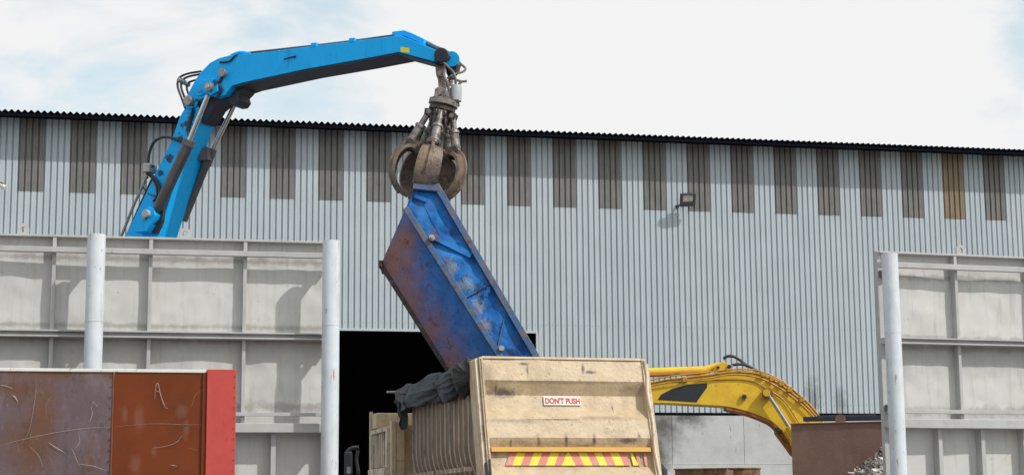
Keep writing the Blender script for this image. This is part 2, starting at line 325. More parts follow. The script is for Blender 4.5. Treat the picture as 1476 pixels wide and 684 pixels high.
while k < 28:
    ribs(c, wx0+(k+.5)*wpitch, wx0+(k+1)*wpitch, zwin, zt)
    if not (0 <= k <= 21): ribs(c, wx0+k*wpitch, wx0+(k+.5)*wpitch, zwin, zt)
    k += 1
c.build('cladding', m_clad, wh, sharp=20)
for k in range(22):
    s = MB(); ribs(s, wx0+k*wpitch, wx0+(k+.5)*wpitch, zwin-.06, zt, y=YW-.006)
    o = s.build('skylight_panel', m_skyy if k == 20 else m_sky, wh, sharp=20)
    if k == 20: o['label'] = 'translucent sheet tinted as if lit yellow near the right end of the wall'
# screws and laps on the cladding
s = MB()
for zz in (zbase+2.55, zbase+.25):
    x = XL+.54*rp
    while x < XR:
        if not (dx0 < x < dx1 and zz < zdoor): s.box(x-.006, x+.006, YW-.002, YW+.010, zz-.006, zz+.006)
        x += rp
tag(s.build('screw_row', m_dark, wh), kind='stuff')
# roof with scalloped edge
def zr(y): return zeave + (y-(YW-OV))*math.tan(math.radians(5))
r = MB(); n = int((XR-XL)/rp)*10
pts = []
for i in range(n+1):
    x = XL+i*rp/10; w = .5+.5*math.cos(i*math.pi/5)
    pts.append((x, .068*w**.9))
b = len(r.v)
for x, h in pts:
    for yy in (YW-OV, YW+12): r.v.append(V((x, yy, zr(yy)+h)))
    for yy in (YW+12, YW-OV): r.v.append(V((x, yy, zr(yy)+h-.012)))
for i in range(len(pts)-1):
    for q in range(4): r.f.append((b+i*4+q, b+(i+1)*4+q, b+(i+1)*4+(q+1) % 4, b+i*4+(q+1) % 4))
r.build('roof', m_roof, wh, sharp=50)
r = MB()
r.prism([(XL, YW+12, zr(YW+12)-.01), (XL, YW+24, zeave-.01), (XL, YW+24, zeave-.1), (XL, YW+12, zr(YW+12)-.1)], (XR-XL, 0, 0)); r.build('rear_roof', m_roof, wh)
f = MB(); f.box(XL, XR, YW-OV+.03, YW-OV+.09, zeave-.11, zeave-.02); f.build('eave_shade_beam', m_roof, wh)  # black strip stands in for the shaded band below the roof edge
f = MB(); f.prism([(XL, YW-OV+.09, zeave-.03), (XL, YW+.06, zr(YW)-.03), (XL, YW+.06, zr(YW)-.06), (XL, YW-OV+.09, zeave-.06)], (XR-XL, 0, 0)); f.build('soffit', m_roof, wh)
# concrete base wall, jambs, shell
stn = []
def sp(px, py, rx, rz, ry=1.0): q = PW(px, py)-ORG[0]; return ((q.x, q.y, q.z), (rx, ry, rz))
m_base = mat('stained_base_wall', (.50, .50, .49), .85, 0, [dict(c3=(.33, .33, .32), s=.9, lo=.45, hi=.7, a=.5), dict(c3=(.55, .55, .53), s=2.2, lo=.5, hi=.7, a=.4),
    dict(kind='spots', c3=(.055, .05, .048), s=3.2, wob=2.6, lo=-1.1, hi=.5, a=.85, spots=[sp(955, 610, .45, .7), sp(990, 600, .5, .25), sp(948, 650, .25, .6)]),
    dict(c3=(.14, .12, .11), s=3, st=(2.5, 1, .5), lo=.64, hi=.72, a=.6), dict(c3=(.25, .14, .08), s=4, st=(.4, 1, 3), lo=.72, hi=.75, a=.5)], var=.07, bump=.3)
cb = MB(); zl = PW(1100, 669).z
def baseseg(xa, xb):
    x = xa
    while x < xb-.1:
        x2 = min(x+2.25, xb)
        cb.box(x+.006, x2-.006, YW-.06, YW+.2, zl+.01, zbase-.09); x = x2
    cb.box(xa, xb, YW-.02, YW+.2, 0, zbase-.10)
    cb.box(xa, xb, YW-.10, YW+.2, 0.01, zl)
baseseg(XL, dx0); baseseg(dx1-.0, PW(968, 640).x); baseseg(PW(968, 640).x, XR)
cb.build('concrete_base', m_base, wh)
fl = MB(); fl.box(XL, dx0, YW-.03, YW+.03, zbase-.05, zbase-.004); fl.box(dx1, XR, YW-.03, YW+.03, zbase-.05, zbase-.004); fl.build('shadow_gap_flashing', m_roof, wh)  # near-black flashing also draws the shadow gap beneath the cladding
sh = MB()
sh.box(XL, XL+.2, YW+.25, YW+24, 0, zeave-.2); sh.box(XR-.2, XR, YW+.25, YW+24, 0, zeave-.2); sh.box(XL, XR, YW+23.8, YW+24, 0, zeave-.2)
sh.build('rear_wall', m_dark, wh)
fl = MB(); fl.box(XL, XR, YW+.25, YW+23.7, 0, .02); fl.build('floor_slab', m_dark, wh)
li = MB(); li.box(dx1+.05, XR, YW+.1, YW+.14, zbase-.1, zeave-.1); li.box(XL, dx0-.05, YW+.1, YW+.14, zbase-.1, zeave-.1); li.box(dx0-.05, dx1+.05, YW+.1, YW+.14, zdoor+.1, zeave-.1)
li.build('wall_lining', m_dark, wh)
dt = MB(); dt.box(dx0, dx1, YW-.012, YW+.06, zdoor-.05, zdoor+.02); dt.box(dx1-.05, dx1+.02, YW-.012, YW+.06, zbase, zdoor-.05); dt.build('door_trim', m_clad, wh)

# floodlights on the wall
def floodlight(px, py, label, body_m, out=.45, sc=1.0, tilt=.5):
    q = PW(px, py); o = thing('floodlight', q, label, 'floodlight'); q0 = V((q.x, YW, q.z))
    a = MB(); a.box(q.x-.25*sc, q.x-.16*sc, YW-.03, YW-.002, q.z-.13*sc, q.z-.04); a.bar((q.x-.23*sc, YW-.02, q.z-.08), (q.x-.2*sc, YW-out+.1, q.z-.1), .05, .05)
    a.bar((q.x-.24*sc, YW-out+.1, q.z-.1), (q.x+.2*sc, YW-out+.1, q.z-.1), .03, .04)
    a.build('bracket', m_navy, o)
    cc = V((q.x, YW-out, q.z+.05)); fx = V((.97, -.05, .05)).normalized(); nn = V((.1, -1, -tilt)).normalized(); uz = nn.cross(fx).normalized(); fx = uz.cross(nn).normalized()
    if uz.z < 0: uz = -uz
    w, h = .235*sc, .20*sc
    b = MB()
    for sx, sz, ww, hh in ((0, 1, w, .02), (0, -1, w, .07)): b.ob(cc+uz*(h-hh)*sz, fx*ww, uz*hh, nn*.045)
    for sx in (-1, 1): b.ob(cc+fx*(w-.03)*sx+uz*.05, fx*.03, uz*(h-.095), nn*.045)
    b.prism([cc-nn*.046+fx*(w*i)+uz*(h*j) for i, j in ((-1, -1), (1, -1), (1, 1), (-1, 1))], -nn*.03)
    b.ob(cc-nn*.12-uz*.02, fx*(w*.6), uz*(h*.6), nn*.05)
    b.build('housing', body_m, o, bevel=.008)
    l = MB(); l.ob(cc+uz*.05-nn*.01, fx*(w-.065), uz*(h-.10), nn*.008); l.build('lens', m_lens, o)
    return o
m_lens = mat('lamp_lens', (.72, .70, .64), .2, 0, [dict(c3=(.35, .33, .3), s=5, lo=.5, hi=.6, a=.6)])
floodlight(985, 294, 'dark square floodlight fixed high on the blue corrugated wall', mat('lamp_housing', (.05, .055, .07), .5))
o = thing('wall_lamp', PW(-8, 268), 'small white wall lamp at the far left of the corrugated wall', 'wall lamp')  # camera-like form is made up for a small wall-mounted lamp
q = PW(-8, 262); a = MB(); a.cyl((q.x, YW, q.z), (q.x, YW-.12, q.z), .09); a.build('mount', m_grey, o, sharp=50)
a = MB(); a.tube(smooth_path([(q.x, YW-.08, q.z+.02), (q.x+.12, YW-.25, q.z+.02), (q.x+.2, YW-.3, q.z-.12)]), .028); a.build('arm', m_grey, o)
a = MB(); a.cyl((q.x+.1, YW-.32, q.z-.08), (q.x+.33, YW-.44, q.z-.24), .065); a.build('housing', m_white, o, bevel=.01, sharp=50)
a = MB(); a.bar((q.x+.05, YW-.3, q.z+.0), (q.x+.3, YW-.4, q.z-.12), .15, .015); a.build('sun_shield', m_barrel, o)

# ------------------------------------------------------------------ steel barriers
def PYp(px, py, y): return PP(px, py, V((0, y, 0)), nW)
def barrier(name, F, s0, s1, posts, stubs, pillars, zs, lugs, label, frame_end=False, first=0):
    """F: frame x along, y away from camera (sheet plane y=0)"""
    o = thing(name, F.pt(s0 if abs(s0) < abs(s1) else s1, 0, 0), label, 'steel barrier')
    ztop, zr2b, zr2t, zr3b, zr3t, zr4b, zr4t, zbb, zbt = zs
    cols = [s0] + [p for p in posts if s0 < p < s1] + [s1]
    random.seed(5+first)
    for ci in range(len(cols)-1):
        a, b = cols[ci], cols[ci+1]
        for (za, zb) in ((zr3t, ztop), (zbt, zr3t-.0)):
            sd = random.uniform(0, 50); am = random.choice((.006, .010, .014, .022))
            def fn(u, v, a=a, b=b, za=za, zb=zb, sd=sd, am=am):
                e = min(1, 5*min(u, 1-u))*min(1, 5*min(v, 1-v))
                h = am*math.sin(math.pi*u)*math.sin(math.pi*v)*-1 + e*(am*1.6*noise.noise(V((u*1.3+sd, v*2, 0))) + .010*noise.noise(V((u*5+sd, v*5, 3))) + .004*noise.noise(V((u*11+sd, v*11, 7))))
                return F.pt(a+(b-a)*u, h, za+(zb-za)*v)
            m = MB(); m.grid(fn, 30, 30); m.build('sheet', m_sheet, o, sharp=80)
    # lower plate
    cols = [s0] + [p for p in stubs if s0 < p < s1] + [s1]
    for ci in range(len(cols)-1):
        a, b = cols[ci], cols[ci+1]; sd = random.uniform(0, 50)
        m = MB(); m.grid(lambda u, v: F.pt(a+(b-a)*u, .05+.02*noise.noise(V((u*1.5+sd, v*2, 0))), .3+(zbt-.3)*v), 10, 24); m.build('sheet', m_sheet, o, sharp=80)
    for p in posts:
        if not s0 <= p <= s1: continue
        m = MB(); m.box(p-.026, p+.026, -.13, .0, zbt, ztop-.03, F); m.build('post', m_rail, o, bevel=.004)
    for p in stubs:
        if not s0 <= p <= s1: continue
        m = MB(); m.box(p-.035, p+.035, -.11, .05, .3, zbb, F); m.build('post', m_rail, o, bevel=.004)
    m = MB(); m.box(s0, s1, -.14, .06, ztop-.03, ztop, F); m.box(s0, s1, .03, .06, ztop-.1, ztop-.03, F); m.build('top_rail', m_rail, o, bevel=.004)
    m = MB(); m.box(s0, s1, -.245, -.15, zr2b, zr2t, F); m.build('rail', m_rail, o, bevel=.006)
    m = MB(); m.box(s0, s1, -.24, .0, zr3t-.022, zr3t, F); m.box(s0, s1, -.16, -.132, zr3b, zr3t-.022, F); m.box(s0, s1, -.24, .0, zr3b-.022, zr3b, F); m.build('rail', m_rail, o, bevel=.003)
    m = MB(); m.box(s0, s1, -.2, -.132, zr4b, zr4t, F); m.build('rail', m_rail, o, bevel=.004)
    m = MB(); m.box(s0, s1, -.24, -.003, zbb, zbt, F); m.build('beam', m_rail, o, bevel=.008)
    m = MB(); m.box(s0, s1, -.06, .12, .02, .3, F); m.build('kerb_plate', m_rail, o)
    for (s, ztp) in pillars:
        m = MB(); R = .123
        zz = [.0] + [ztp*i/24 for i in range(1, 25)]
        m.tube([F.pt(s, -.52, z) for z in zz], R, 40); m.tube([F.pt(s, -.52, z) for z in (ztp-1.2, ztp-1.195)], R+.004, 40)
        pl = m.build('pillar', m_pipe, o, sharp=50)
        m = MB()
        for z in (zr2b+.02, zr3b-.01, zbb+.05): m.box(s-.04, s+.04, -.41, -.20, z-.03, z+.05, F)
        m.build('pillar_bracket', m_rail, o)
    for s in lugs:
        m = MB(); w = .075
        n = 14; pts_o = [F.pt(s-w, 0, ztop), ] + [F.pt(s-w*math.cos(math.pi*i/n), 0, ztop+.09+w*math.sin(math.pi*i/n)) for i in range(n+1)] + [F.pt(s+w, 0, ztop)]
        pts_i = [F.pt(s-.03, 0, ztop+.04)] + [F.pt(s-.035*math.cos(math.pi*i/n), 0, ztop+.085+.035*math.sin(math.pi*i/n)) for i in range(n+1)] + [F.pt(s+.03, 0, ztop+.04)]
        b = len(m.v); K = len(pts_o)
        for dy in (-.02, .02):
            m.v += [p+F.y*dy for p in pts_o] + [p+F.y*dy for p in pts_i]
        for i in range(K):
            j = (i+1) % K
            m.f.append((b+i, b+j, b+K+j, b+K+i)); m.f.append((b+2*K+i, b+3*K+i, b+3*K+j, b+2*K+j))
            m.f.append((b+i, b+2*K+i, b+2*K+j, b+j)); m.f.append((b+K+i, b+K+j, b+3*K+j, b+3*K+i))
        m.build('lifting_lug', m_rail, o)
    if frame_end:
        m = MB(); m.box(s0-.02, s0+.04, -.07, .02, .0, ztop+.01, F); m.box(s0+.04, s0+.15, -.06, -.0, 0, zr2b, F); m.build('end_frame', m_rail, o, bevel=.005)
        for z in (ztop-.35, ztop-2.4):
            m = MB(); m.box(s0-.0, s0+.12, -.17, -.07, z-.05, z+.05, F); m.build('hinge', m_barrel, o, bevel=.01)
    return o
YS = 24.65
FL = Frame((0, YS, 0), (1, 0, 0), (0, 1, 0))
def sL(px, py=420, y=YS): return PYp(px, py, y).x
def zL(py, off=0., px=351): return PYp(px, py, YS+off).z
zsL = (zL(344.6, -.14), zL(370, -.185), zL(362.5, -.185), zL(486, -.22), zL(478.5, -.22), zL(599, -.16), zL(594, -.16), zL(623, -.2, 400), zL(609.5, -.2, 400))
print('FENCE', zsL)
pp = (sL(352)-sL(77))/2
postsL = [sL(77)+pp*i for i in range(-3, 4)]
stL = [sL(393, 650)+i*.72 for i in range(-9, 3)]
PLY = YS-.52
barrier('steel_barrier', FL, sL(-330), PYp(481, 420, YS).x, postsL, stL,
        [(PYp(137, 420, PLY).x, PYp(137, 338, PLY).z), (PYp(477, 420, PLY).x, PYp(477, 347, PLY).z)], zsL, [sL(267, 335), sL(34, 335)],
        'tall grey panelled steel barrier behind the brown container, left of the doorway')
# right barrier, turned a few degrees
a6 = math.radians(5)
o0 = PYp(1268, 500, YS+.02); FR = Frame((o0.x, o0.y, 0), (math.cos(a6), math.sin(a6), 0), (-math.sin(a6), math.cos(a6), 0))
def QR(px, py, off=0.): return FR.loc(PP(px, py, FR.pt(0, off, 0), FR.y))
zsR = (QR(1372, 365.5, -.14)[2], QR(1372, 389, -.185)[2], QR(1372, 381.5, -.185)[2], QR(1400, 495, -.22)[2], QR(1400, 488, -.22)[2], QR(1400, 596, -.16)[2], QR(1400, 590.5, -.16)[2], QR(1400, 617, -.2)[2], QR(1400, 604, -.2)[2])
pr_ = [QR(1374, 450)[0]+i*1.37 for i in range(0, 5)]
stR = [QR(1351, 650)[0]+i*.745 for i in range(0, 8)]
q = QR(1289, 525, -.52)
barrier('steel_barrier', FR, 0, 6.2, pr_, stR, [(q[0], QR(1283, 366, -.52)[2])], zsR, [QR(1384, 360)[0]],
        'tall grey panelled steel barrier at the right edge, beside the scrap pile', frame_end=True, first=3)

# ------------------------------------------------------------------ brown container in front, left
YC = 19.6
def CC(px, py, off=0): return PYp(px, py, YC+off)
o = thing('scrap_container', (CC(170, 600).x, YC, 0), 'brown and rust red steel container with white top lip and red end, front left', 'container')
ztc = CC(170, 536).z; xL_, xm, xr, xe = CC(-260, 600).x, CC(163, 600).x, CC(297, 600).x, CC(339.5, 600).x
def spc(px, py, rx, rz): q = CC(px, py)-ORG[0]; return (tuple(q), (rx, 1, rz))
m_mauve2 = mat('worn_mauve_steel_wall', (.125, .083, .095), .45, 0, [dict(c3=(.12, .05, .025), s=1.6, st=(1.4, 1, .6), lo=.50, hi=.64, a=.7, ro=.6),
    dict(kind='spots', c3=(.135, .055, .022), s=5, wob=2.0, lo=-.8, hi=.5, a=.9, spots=[spc(60, 600, .16, .5), spc(45, 640, .25, .35), spc(90, 538, 1.4, .06), spc(30, 560, .3, .15)]),
    dict(c3=(.22, .165, .18), s=3, st=(1, 1, .6), lo=.55, hi=.7, a=.5), dict(c3=(.045, .03, .028), s=7, st=(1, 1, .35), d=8, r=.75, lo=.54, hi=.68, a=.65), dict(c3=(.19, .14, .155), s=14, st=(1, 1, .5), d=6, r=.8, lo=.57, hi=.64, a=.4),
    dict(c3=(.42, .36, .33), kind='line', s=1.5, w=.0022, ms=3, mlo=.52, a=.7, r=.4, d=2, st=(1.6, 1, .8)), dict(c3=(.42, .36, .33), kind='line', s=2.3, w=.0025, ms=4, mlo=.56, a=.6, r=.3, d=1, rot=(0, .9, 0), st=(2.5, 1, .5))], var=.15, bump=.15, bscale=14)
m_orange2 = mat('red_oxide_steel_wall', (.165, .034, .006), .42, 0, [dict(c3=(.12, .03, .009), s=2, lo=.5, hi=.65, a=.7),
    dict(kind='spots', c3=(.21, .095, .06), s=7, wob=1.8, lo=-.5, hi=.5, a=.55, spots=[spc(200, 602, .05, .14), spc(180, 598, .03, .08), spc(195, 670, .06, .09), spc(262, 592, .06, .07), spc(268, 618, .03, .10), spc(222, 650, .03, .06)]),
    dict(kind='spots', c3=(.06, .04, .03), s=12, wob=1.2, lo=-.3, hi=.4, a=.8, spots=[spc(267, 612, .03, .03), spc(48, 612, .03, .03)]),
    dict(c3=(.42, .33, .27), kind='line', s=1.1, w=.0016, ms=3, mlo=.57, a=.5, r=.4, d=2)], var=.1, bump=.12, bscale=9, spec=.25)
def sheetgrid(x0, x1, z0, z1, y, amp, seed, nx=40, nz2=24, m=None):
    m = m or MB(); m.grid(lambda u, v: (x0+(x1-x0)*u, y+amp*noise.noise(V((x0+(x1-x0)*u+seed, 0, (z0+(z1-z0)*v)))*1.3), z0+(z1-z0)*v), nx, nz2); return m
m = sheetgrid(xL_, xm-.006, .15, ztc, YC, .012, 3, 60); m.build('side_sheet', m_mauve2, o, sharp=80)
m = sheetgrid(xm+.006, xr-.0, .15, ztc, YC-.004, .010, 9); m.build('side_sheet', m_orange2, o, sharp=80)
m = MB(); m.box(xr-.045, xr+.0, YC-.03, YC+.04, .15, ztc-.004); m.build('edge_strip', m_orange2, o, bevel=.006)
m = MB(); m.box(xr+.001, xe, YC-.055, YC+.14, .0, ztc+.04); m.build('end_post', m_red, o, bevel=.008)
m = MB(); m.box(xL_, xr-.002, YC-.02, YC+.09, ztc, ztc+.036)
m.build('top_lip', m_white, o, bevel=.006)
m = MB(); m.box(xL_, xe-.02, YC+.15, YC+.2, .15, ztc-.02); m.box(xL_, xL_+.05, YC+.2, YC+2.3, .15, ztc-.02); m.box(xe-.07, xe-.02, YC+.2, YC+2.3, .15, ztc-.02); m.box(xL_, xe-.02, YC+2.3, YC+2.35, .15, ztc-.02); m.box(xL_, xe-.02, YC+.2, YC+2.3, .1, .15)
m.build('shell', m_orange, o)
m = MB()
for i in range(26):
    z = .3+i*.115
    if z < ztc: 
        for xx in (xm-.03, xe-.02): m.cyl((xx, YC-.062 if xx > xm else YC-.018, z), (xx, YC, z), .007, seg=8)
m.build('rivets', m_orange, o)
m = MB(); m.box(xm-.012, xm+.004, YC-.014, YC+.02, .15, ztc-.002); m.build('seam', m_orange, o)
# scratches cut in the paint
m = MB()
def scratch(pts, w, y=-.017):
    P = smooth_path([CC(px, py, y) for px, py in pts], 8); K = len(P)
    b = len(m.v)
    for i, p in enumerate(P):
        t = (P[min(i+1, K-1)]-P[max(i-1, 0)]).normalized(); nn = t.cross(V((0, 1, 0))).normalized()
        ww = .42*w*(.3+.7*math.sin(math.pi*min(1, max(0, i/(K-1)))))*(.7+.6*random.random())/2
        m.v += [p+nn*ww, p-nn*ww]
    for i in range(K-1): m.f.append((b+2*i, b+2*i+1, b+2*i+3, b+2*i+2))
scratch([(0, 641), (40, 631), (90, 621), (130, 616), (160, 615)], .009)
scratch([(166, 614), (220, 610), (262, 611), (290, 611)], .005, -.02)
scratch([(223, 574), (225, 555), (228, 553), (232, 570), (238, 585), (242, 588)], .018, -.02)
scratch([(225, 562), (229, 564), (231, 560)], .012, -.02)
scratch([(221, 645), (240, 642), (255, 636), (262, 627)], .010, -.02)
scratch([(131, 585), (133, 594), (131, 603), (128, 608)], .016)
scratch([(70, 637), (82, 645), (94, 652)], .022)
scratch([(103, 645), (109, 658), (114, 670)], .014)
scratch([(114, 668), (135, 671), (154, 678)], .014)
scratch([(18, 569), (22, 572), (26, 579)], .035)
scratch([(0, 554), (10, 556), (20, 560)], .02)
scratch([(51, 537), (52, 560), (48, 590), (42, 620), (30, 640)], .006)
scratch([(40, 640), (55, 655), (62, 672)], .008)
scratch([(245, 669), (255, 671)], .014, -.02)
m.build('scratches', m_scr, o)

# ------------------------------------------------------------------ tipper truck
psi = math.radians(15)
e1 = r0*math.cos(psi)+f0*math.sin(psi); e2 = -r0*math.sin(psi)+f0*math.cos(psi)
q = PD(684, 516.5, 24.0)
T = Frame((q.x, q.y, 0), e1, e2); ZT = q.z; WT = 2.50
ORG[0] = T.o
truck = thing('tipper_truck', T.o, 'beige tipper truck with ribbed body and a DON\'T PUSH sign on its tailgate', 'truck')
TAN = math.tan(math.radians(17))
nT = (T.y*-math.cos(math.radians(17)) + V((0, 0, 1))*math.sin(math.radians(17)))   # approx outward normal of tailgate
def TG(s, h, n):                                    # tailgate coords: s along, h metres below the top (vertical), n outwards
    return T.pt(s, -h*TAN, ZT-h) + T.y*(-n)
def spt(px, py, rx, rz):
    q = PP(px, py, TG(1, 0.5, .04), (V(nT))) - ORG[0]; return (tuple(q), (rx, .5, rz))
m_beige = mat('beige_truck_paint', BEIGE, .5, 0, [
    dict(c3=(.64, .51, .35), s=2, lo=.45, hi=.7, a=.5), dict(c3=(.36, .27, .19), s=1.6, d=8, r=.7, lo=.50, hi=.68, a=.4), dict(c3=(.52, .37, .20), s=3, st=(1, 1, .6), lo=.55, hi=.72, a=.5),
    dict(kind='spots', c3=(.11, .075, .07), s=14, wob=2.6, lo=-.9, hi=.35, a=.92, spots=[spt(760, 533, .012, .075), spt(755, 524, .06, .015), spt(840, 531, .018, .06), spt(850, 536, .07, .02), spt(728, 565, .16, .06), spt(716, 560, .02, .10), spt(737, 641, .012, .07), spt(777, 636, .02, .07), spt(817, 637, .02, .085), spt(857, 635, .02, .075), spt(905, 634, .13, .035), spt(921, 628, .02, .04), spt(845, 641, .1, .012), spt(886, 587, .01, .04), spt(800, 604, .3, .010)]),
    dict(kind='spots', c3=(.24, .17, .12), s=7, wob=3.0, lo=-1.3, hi=-.2, a=.6, spots=[spt(702, 540, .12, .2), spt(915, 560, .25, .08), spt(870, 602, .45, .03), spt(745, 606, .4, .03), spt(925, 655, .10, .2), spt(805, 640, 1.1, .05), spt(800, 550, 1.1, .03), spt(715, 655, .10, .14)]),
    dict(c3=(.25, .17, .12), s=4.5, d=8, r=.78, lo=.555, hi=.70, a=.6), dict(c3=(.33, .24, .16), s=2.2, st=(1, 1, .35), d=8, r=.75, lo=.52, hi=.66, a=.4), dict(c3=(.13, .09, .08), s=9, d=8, r=.8, lo=.62, hi=.66, a=.7), dict(c3=(.17, .11, .09), s=26, lo=.64, hi=.68, a=.75), dict(c3=(.2, .13, .1), kind='line', s=2.6, w=.006, c=.48, ms=3, mlo=.54, a=.5)], var=.15, vscale=6, bump=.3, bscale=18)
def hy(py): return (py-516.5)/104.0
# pressed profile (h, n)
prof = [(0, .05), (hy(548), .05), (hy(569), -.085), (hy(588), -.085), (hy(604), .05), (hy(631), .05), (hy(645), -.03), (hy(671), -.035), (hy(684), .05), (hy(712), .05), (hy(726), -.04), (hy(760), -.04), (hy(775), .04), (2.55, .04)]
m = MB()
sA, sB = .10, WT-.08
fine = []
for (h0, n0), (h1, n1) in zip(prof[:-1], prof[1:]):
    for k in range(4): fine.append((h0+(h1-h0)*k/4, n0+(n1-n0)*k/4))
fine.append(prof[-1])
def dent(s, h): return .010*noise.noise(V((s*1.7, h*2.2, 4))) + .005*noise.noise(V((s*6, h*6, 1)))
K = 60; b0 = len(m.v)
for i in range(K+1):
    s = sA+(sB-sA)*i/K
    for h, nn in fine: m.v.append(TG(s, h, nn+dent(s, h)))
L_ = len(fine)
for i in range(K):
    for j in range(L_-1): m.f.append((b0+i*L_+j, b0+(i+1)*L_+j, b0+(i+1)*L_+j+1, b0+i*L_+j+1))
tg = m.build('tailgate', m_beige, truck, sharp=24)
def tgbar(s0, s1, h0, h1, n0, n1, name, mt, par=tg, bev=.006):
    m = MB(); pts = [TG(s0, h0, n0), TG(s1, h0, n0), TG(s1, h1, n0), TG(s0, h1, n0)]
    m.prism(pts, T.y*(-(n1-n0))); return m.build(name, mt, par, bevel=bev)
tgbar(sA-.01, sB+.01, -.035, .0, -.08, .07, 'top_rim', m_beige)
tgbar(.045, .10, -.02, 2.5, -.14, .075, 'side_frame', m_beige)
tgbar(WT-.08, WT-.02, -.03, 2.5, -.10, .075, 'side_frame', m_beige)
tgbar(-.035, .022, .02, 2.5, -.26, -.07, 'corner_post', m_beige, truck)
tgbar(-.005, .040, .0, 2.5, -.15, .03, 'side_frame', m_rib)
tgbar(WT-.018, WT+.03, .04, 2.5, -.25, .03, 'corner_post', m_beige, truck)
tgbar(sA+.02, sB-.02, hy(644.5), hy(651), -.034, .058, 'reflective_strip', mat('amber_strip', (.62, .33, .03), .5, 0, [dict(c3=(.45, .32, .18), s=6, d=8, r=.8, lo=.52, hi=.6, a=.6)]), bev=.004)
# wavy torn edge along right frame: bent strap
m = MB(); pth = [TG(WT-.05+.012*math.sin(h*9)+.01*random.random(), h, .085) for h in [0.0+.1*i for i in range(25)]]
m.tube(pth, .02, 6); m.build('edge_bead', m_rib, tg)
m = MB(); pth = [TG(.075+.004*random.random(), h, .085) for h in [0.0+.1*i for i in range(25)]]; m.tube(pth, .012, 6); m.build('edge_bead', m_beige, tg)
# chevrons
m_cr = mat('faded_red_chevron', (.66, .20, .165), .5, 0, [dict(c3=(.55, .42, .28), s=11, d=8, r=.8, lo=.55, hi=.60, a=.75), dict(c3=(.2, .13, .1), s=22, d=6, r=.8, lo=.62, hi=.66, a=.6)])
m_cy = mat('yellow_chevron', (.86, .70, .03), .5, 0, [dict(c3=(.55, .42, .22), s=11, d=8, r=.8, lo=.55, hi=.60, a=.75), dict(c3=(.2, .13, .1), s=22, d=6, r=.8, lo=.62, hi=.66, a=.6)])
TPX = lambda px, h=1.4: T.loc(PP(px, 516.5+h*104, TG(1, h, -.02), T.y))[0]
h0, h1 = hy(652), hy(670.3)
def chev(mb, pb0, pb1, pt0, pt1):
    q = [TPX(p) for p in (pb0, pb1, pt1, pt0)]; hh = [h1, h1, h0, h0]
    pts = [TG(s, h, -.015) for s, h in zip(q, hh)]; k_ = MB(); k_.prism(pts, T.y*-.006); k_.build('chevron', m_cr if mb is rb else m_cy, tg)
rb, yb = MB(), MB()
zx = lambda v: 670+v/3.717
for a, b, c in ((213, 250, 'r'), (250, 295, 'y'), (295, 340, 'r'), (340, 385, 'y'), (385, 430, 'r'), (430, 475, 'y'), (475, 515, 'r')):
    chev(rb if c == 'r' else yb, zx(a), zx(b), zx(a+33), zx(b+33))
chev(yb, zx(515), zx(590), zx(543), zx(563))
for a, b, c in ((590, 635, 'r'), (635, 680, 'y'), (680, 720, 'r'), (720, 760, 'y'), (760, 805, 'r'), (805, 850, 'y'), (850, 888, 'r')):
    chev(rb if c == 'r' else yb, zx(a), zx(b), zx(a-25), zx(b-25))
chev(yb, zx(898), zx(928), zx(888), zx(900)); chev(rb, zx(925), zx(938), zx(915), zx(936)); chev(rb, zx(960), zx(975), zx(960), zx(975)); chev(rb, zx(112), zx(124), zx(114), zx(124)); 

# sign
sx0, sx1 = TPX(785, .58), TPX(838.5, .58)
m = MB(); m.prism([TG(sx0, hy(569.5), -.068), TG(sx1, hy(569.5), -.068), TG(sx1, hy(583), -.068), TG(sx0, hy(583), -.068)], T.y*-.006)
sg = m.build('sign_plate', mat('sign_white', (.72, .66, .62), .5, 0, [dict(c3=(.45, .33, .25), s=14, d=8, r=.8, lo=.56, hi=.66, a=.5)]), tg)
def text_mesh(name, txt, corner, ex, ez, width, height, mt, par, thick=.002):
    cu = bpy.data.curves.new('tmp', 'FONT'); cu.body = txt; cu.size = 1; cu.offset = .03; to = bpy.data.objects.new('tmp', cu); C.objects.link(to)
    bpy.context.view_layer.update()
    me = bpy.data.meshes.new_from_object(to.evaluated_get(bpy.context.evaluated_depsgraph_get())); bpy.data.objects.remove(to)
    xs = [v.co.x for v in me.vertices]; ys = [v.co.y for v in me.vertices]; x0, x1, y0, y1 = min(xs), max(xs), min(ys), max(ys)
    for v in me.vertices: v.co = corner + ex*((v.co.x-x0)/(x1-x0)*width) + ez*((v.co.y-y0)/(y1-y0)*height) - ORG[0]
    me.name = name; me.materials.clear(); me.materials.append(mt); o = bpy.data.objects.new(name, me); C.objects.link(o); o.parent = par; return o
ezT = (TG(0, 0, 0)-TG(0, 1, 0)).normalized()
text_mesh('lettering', "DON'T PUSH", TG(sx0+.02, hy(581.0), -.059), T.x, ezT, (sx1-sx0)-.035, .088, mat('sign_red', (.48, .045, .04), .6, 0, [dict(c3=(.6, .35, .3), s=20, lo=.58, hi=.66, a=.5)]), sg)
# frame lines of sign
m = MB()
for h in (hy(570.3), hy(582.2)): m.prism([TG(sx0+.005, h-.002, -.061), TG(sx1-.005, h-.002, -.061), TG(sx1-.005, h+.002, -.061), TG(sx0+.005, h+.002, -.061)], T.y*-.002)
# latches
m = MB(); m.tube([TG(.03, 1.45, .02), TG(.035, 1.6, .07), TG(.03, 1.9, .06)], .022, 8); m.tube([TG(.075, 1.4, .09), TG(.07, 1.75, .1)], .016, 8); m.build('latch', m_navy, truck)
m = MB(); m.tube([TG(WT+.07, 1.47, -.1), TG(WT+.09, 1.55, -.05), TG(WT+.07, 1.9, -.08)], [.03, .05, .04], 8); m.build('latch', m_navy, truck)
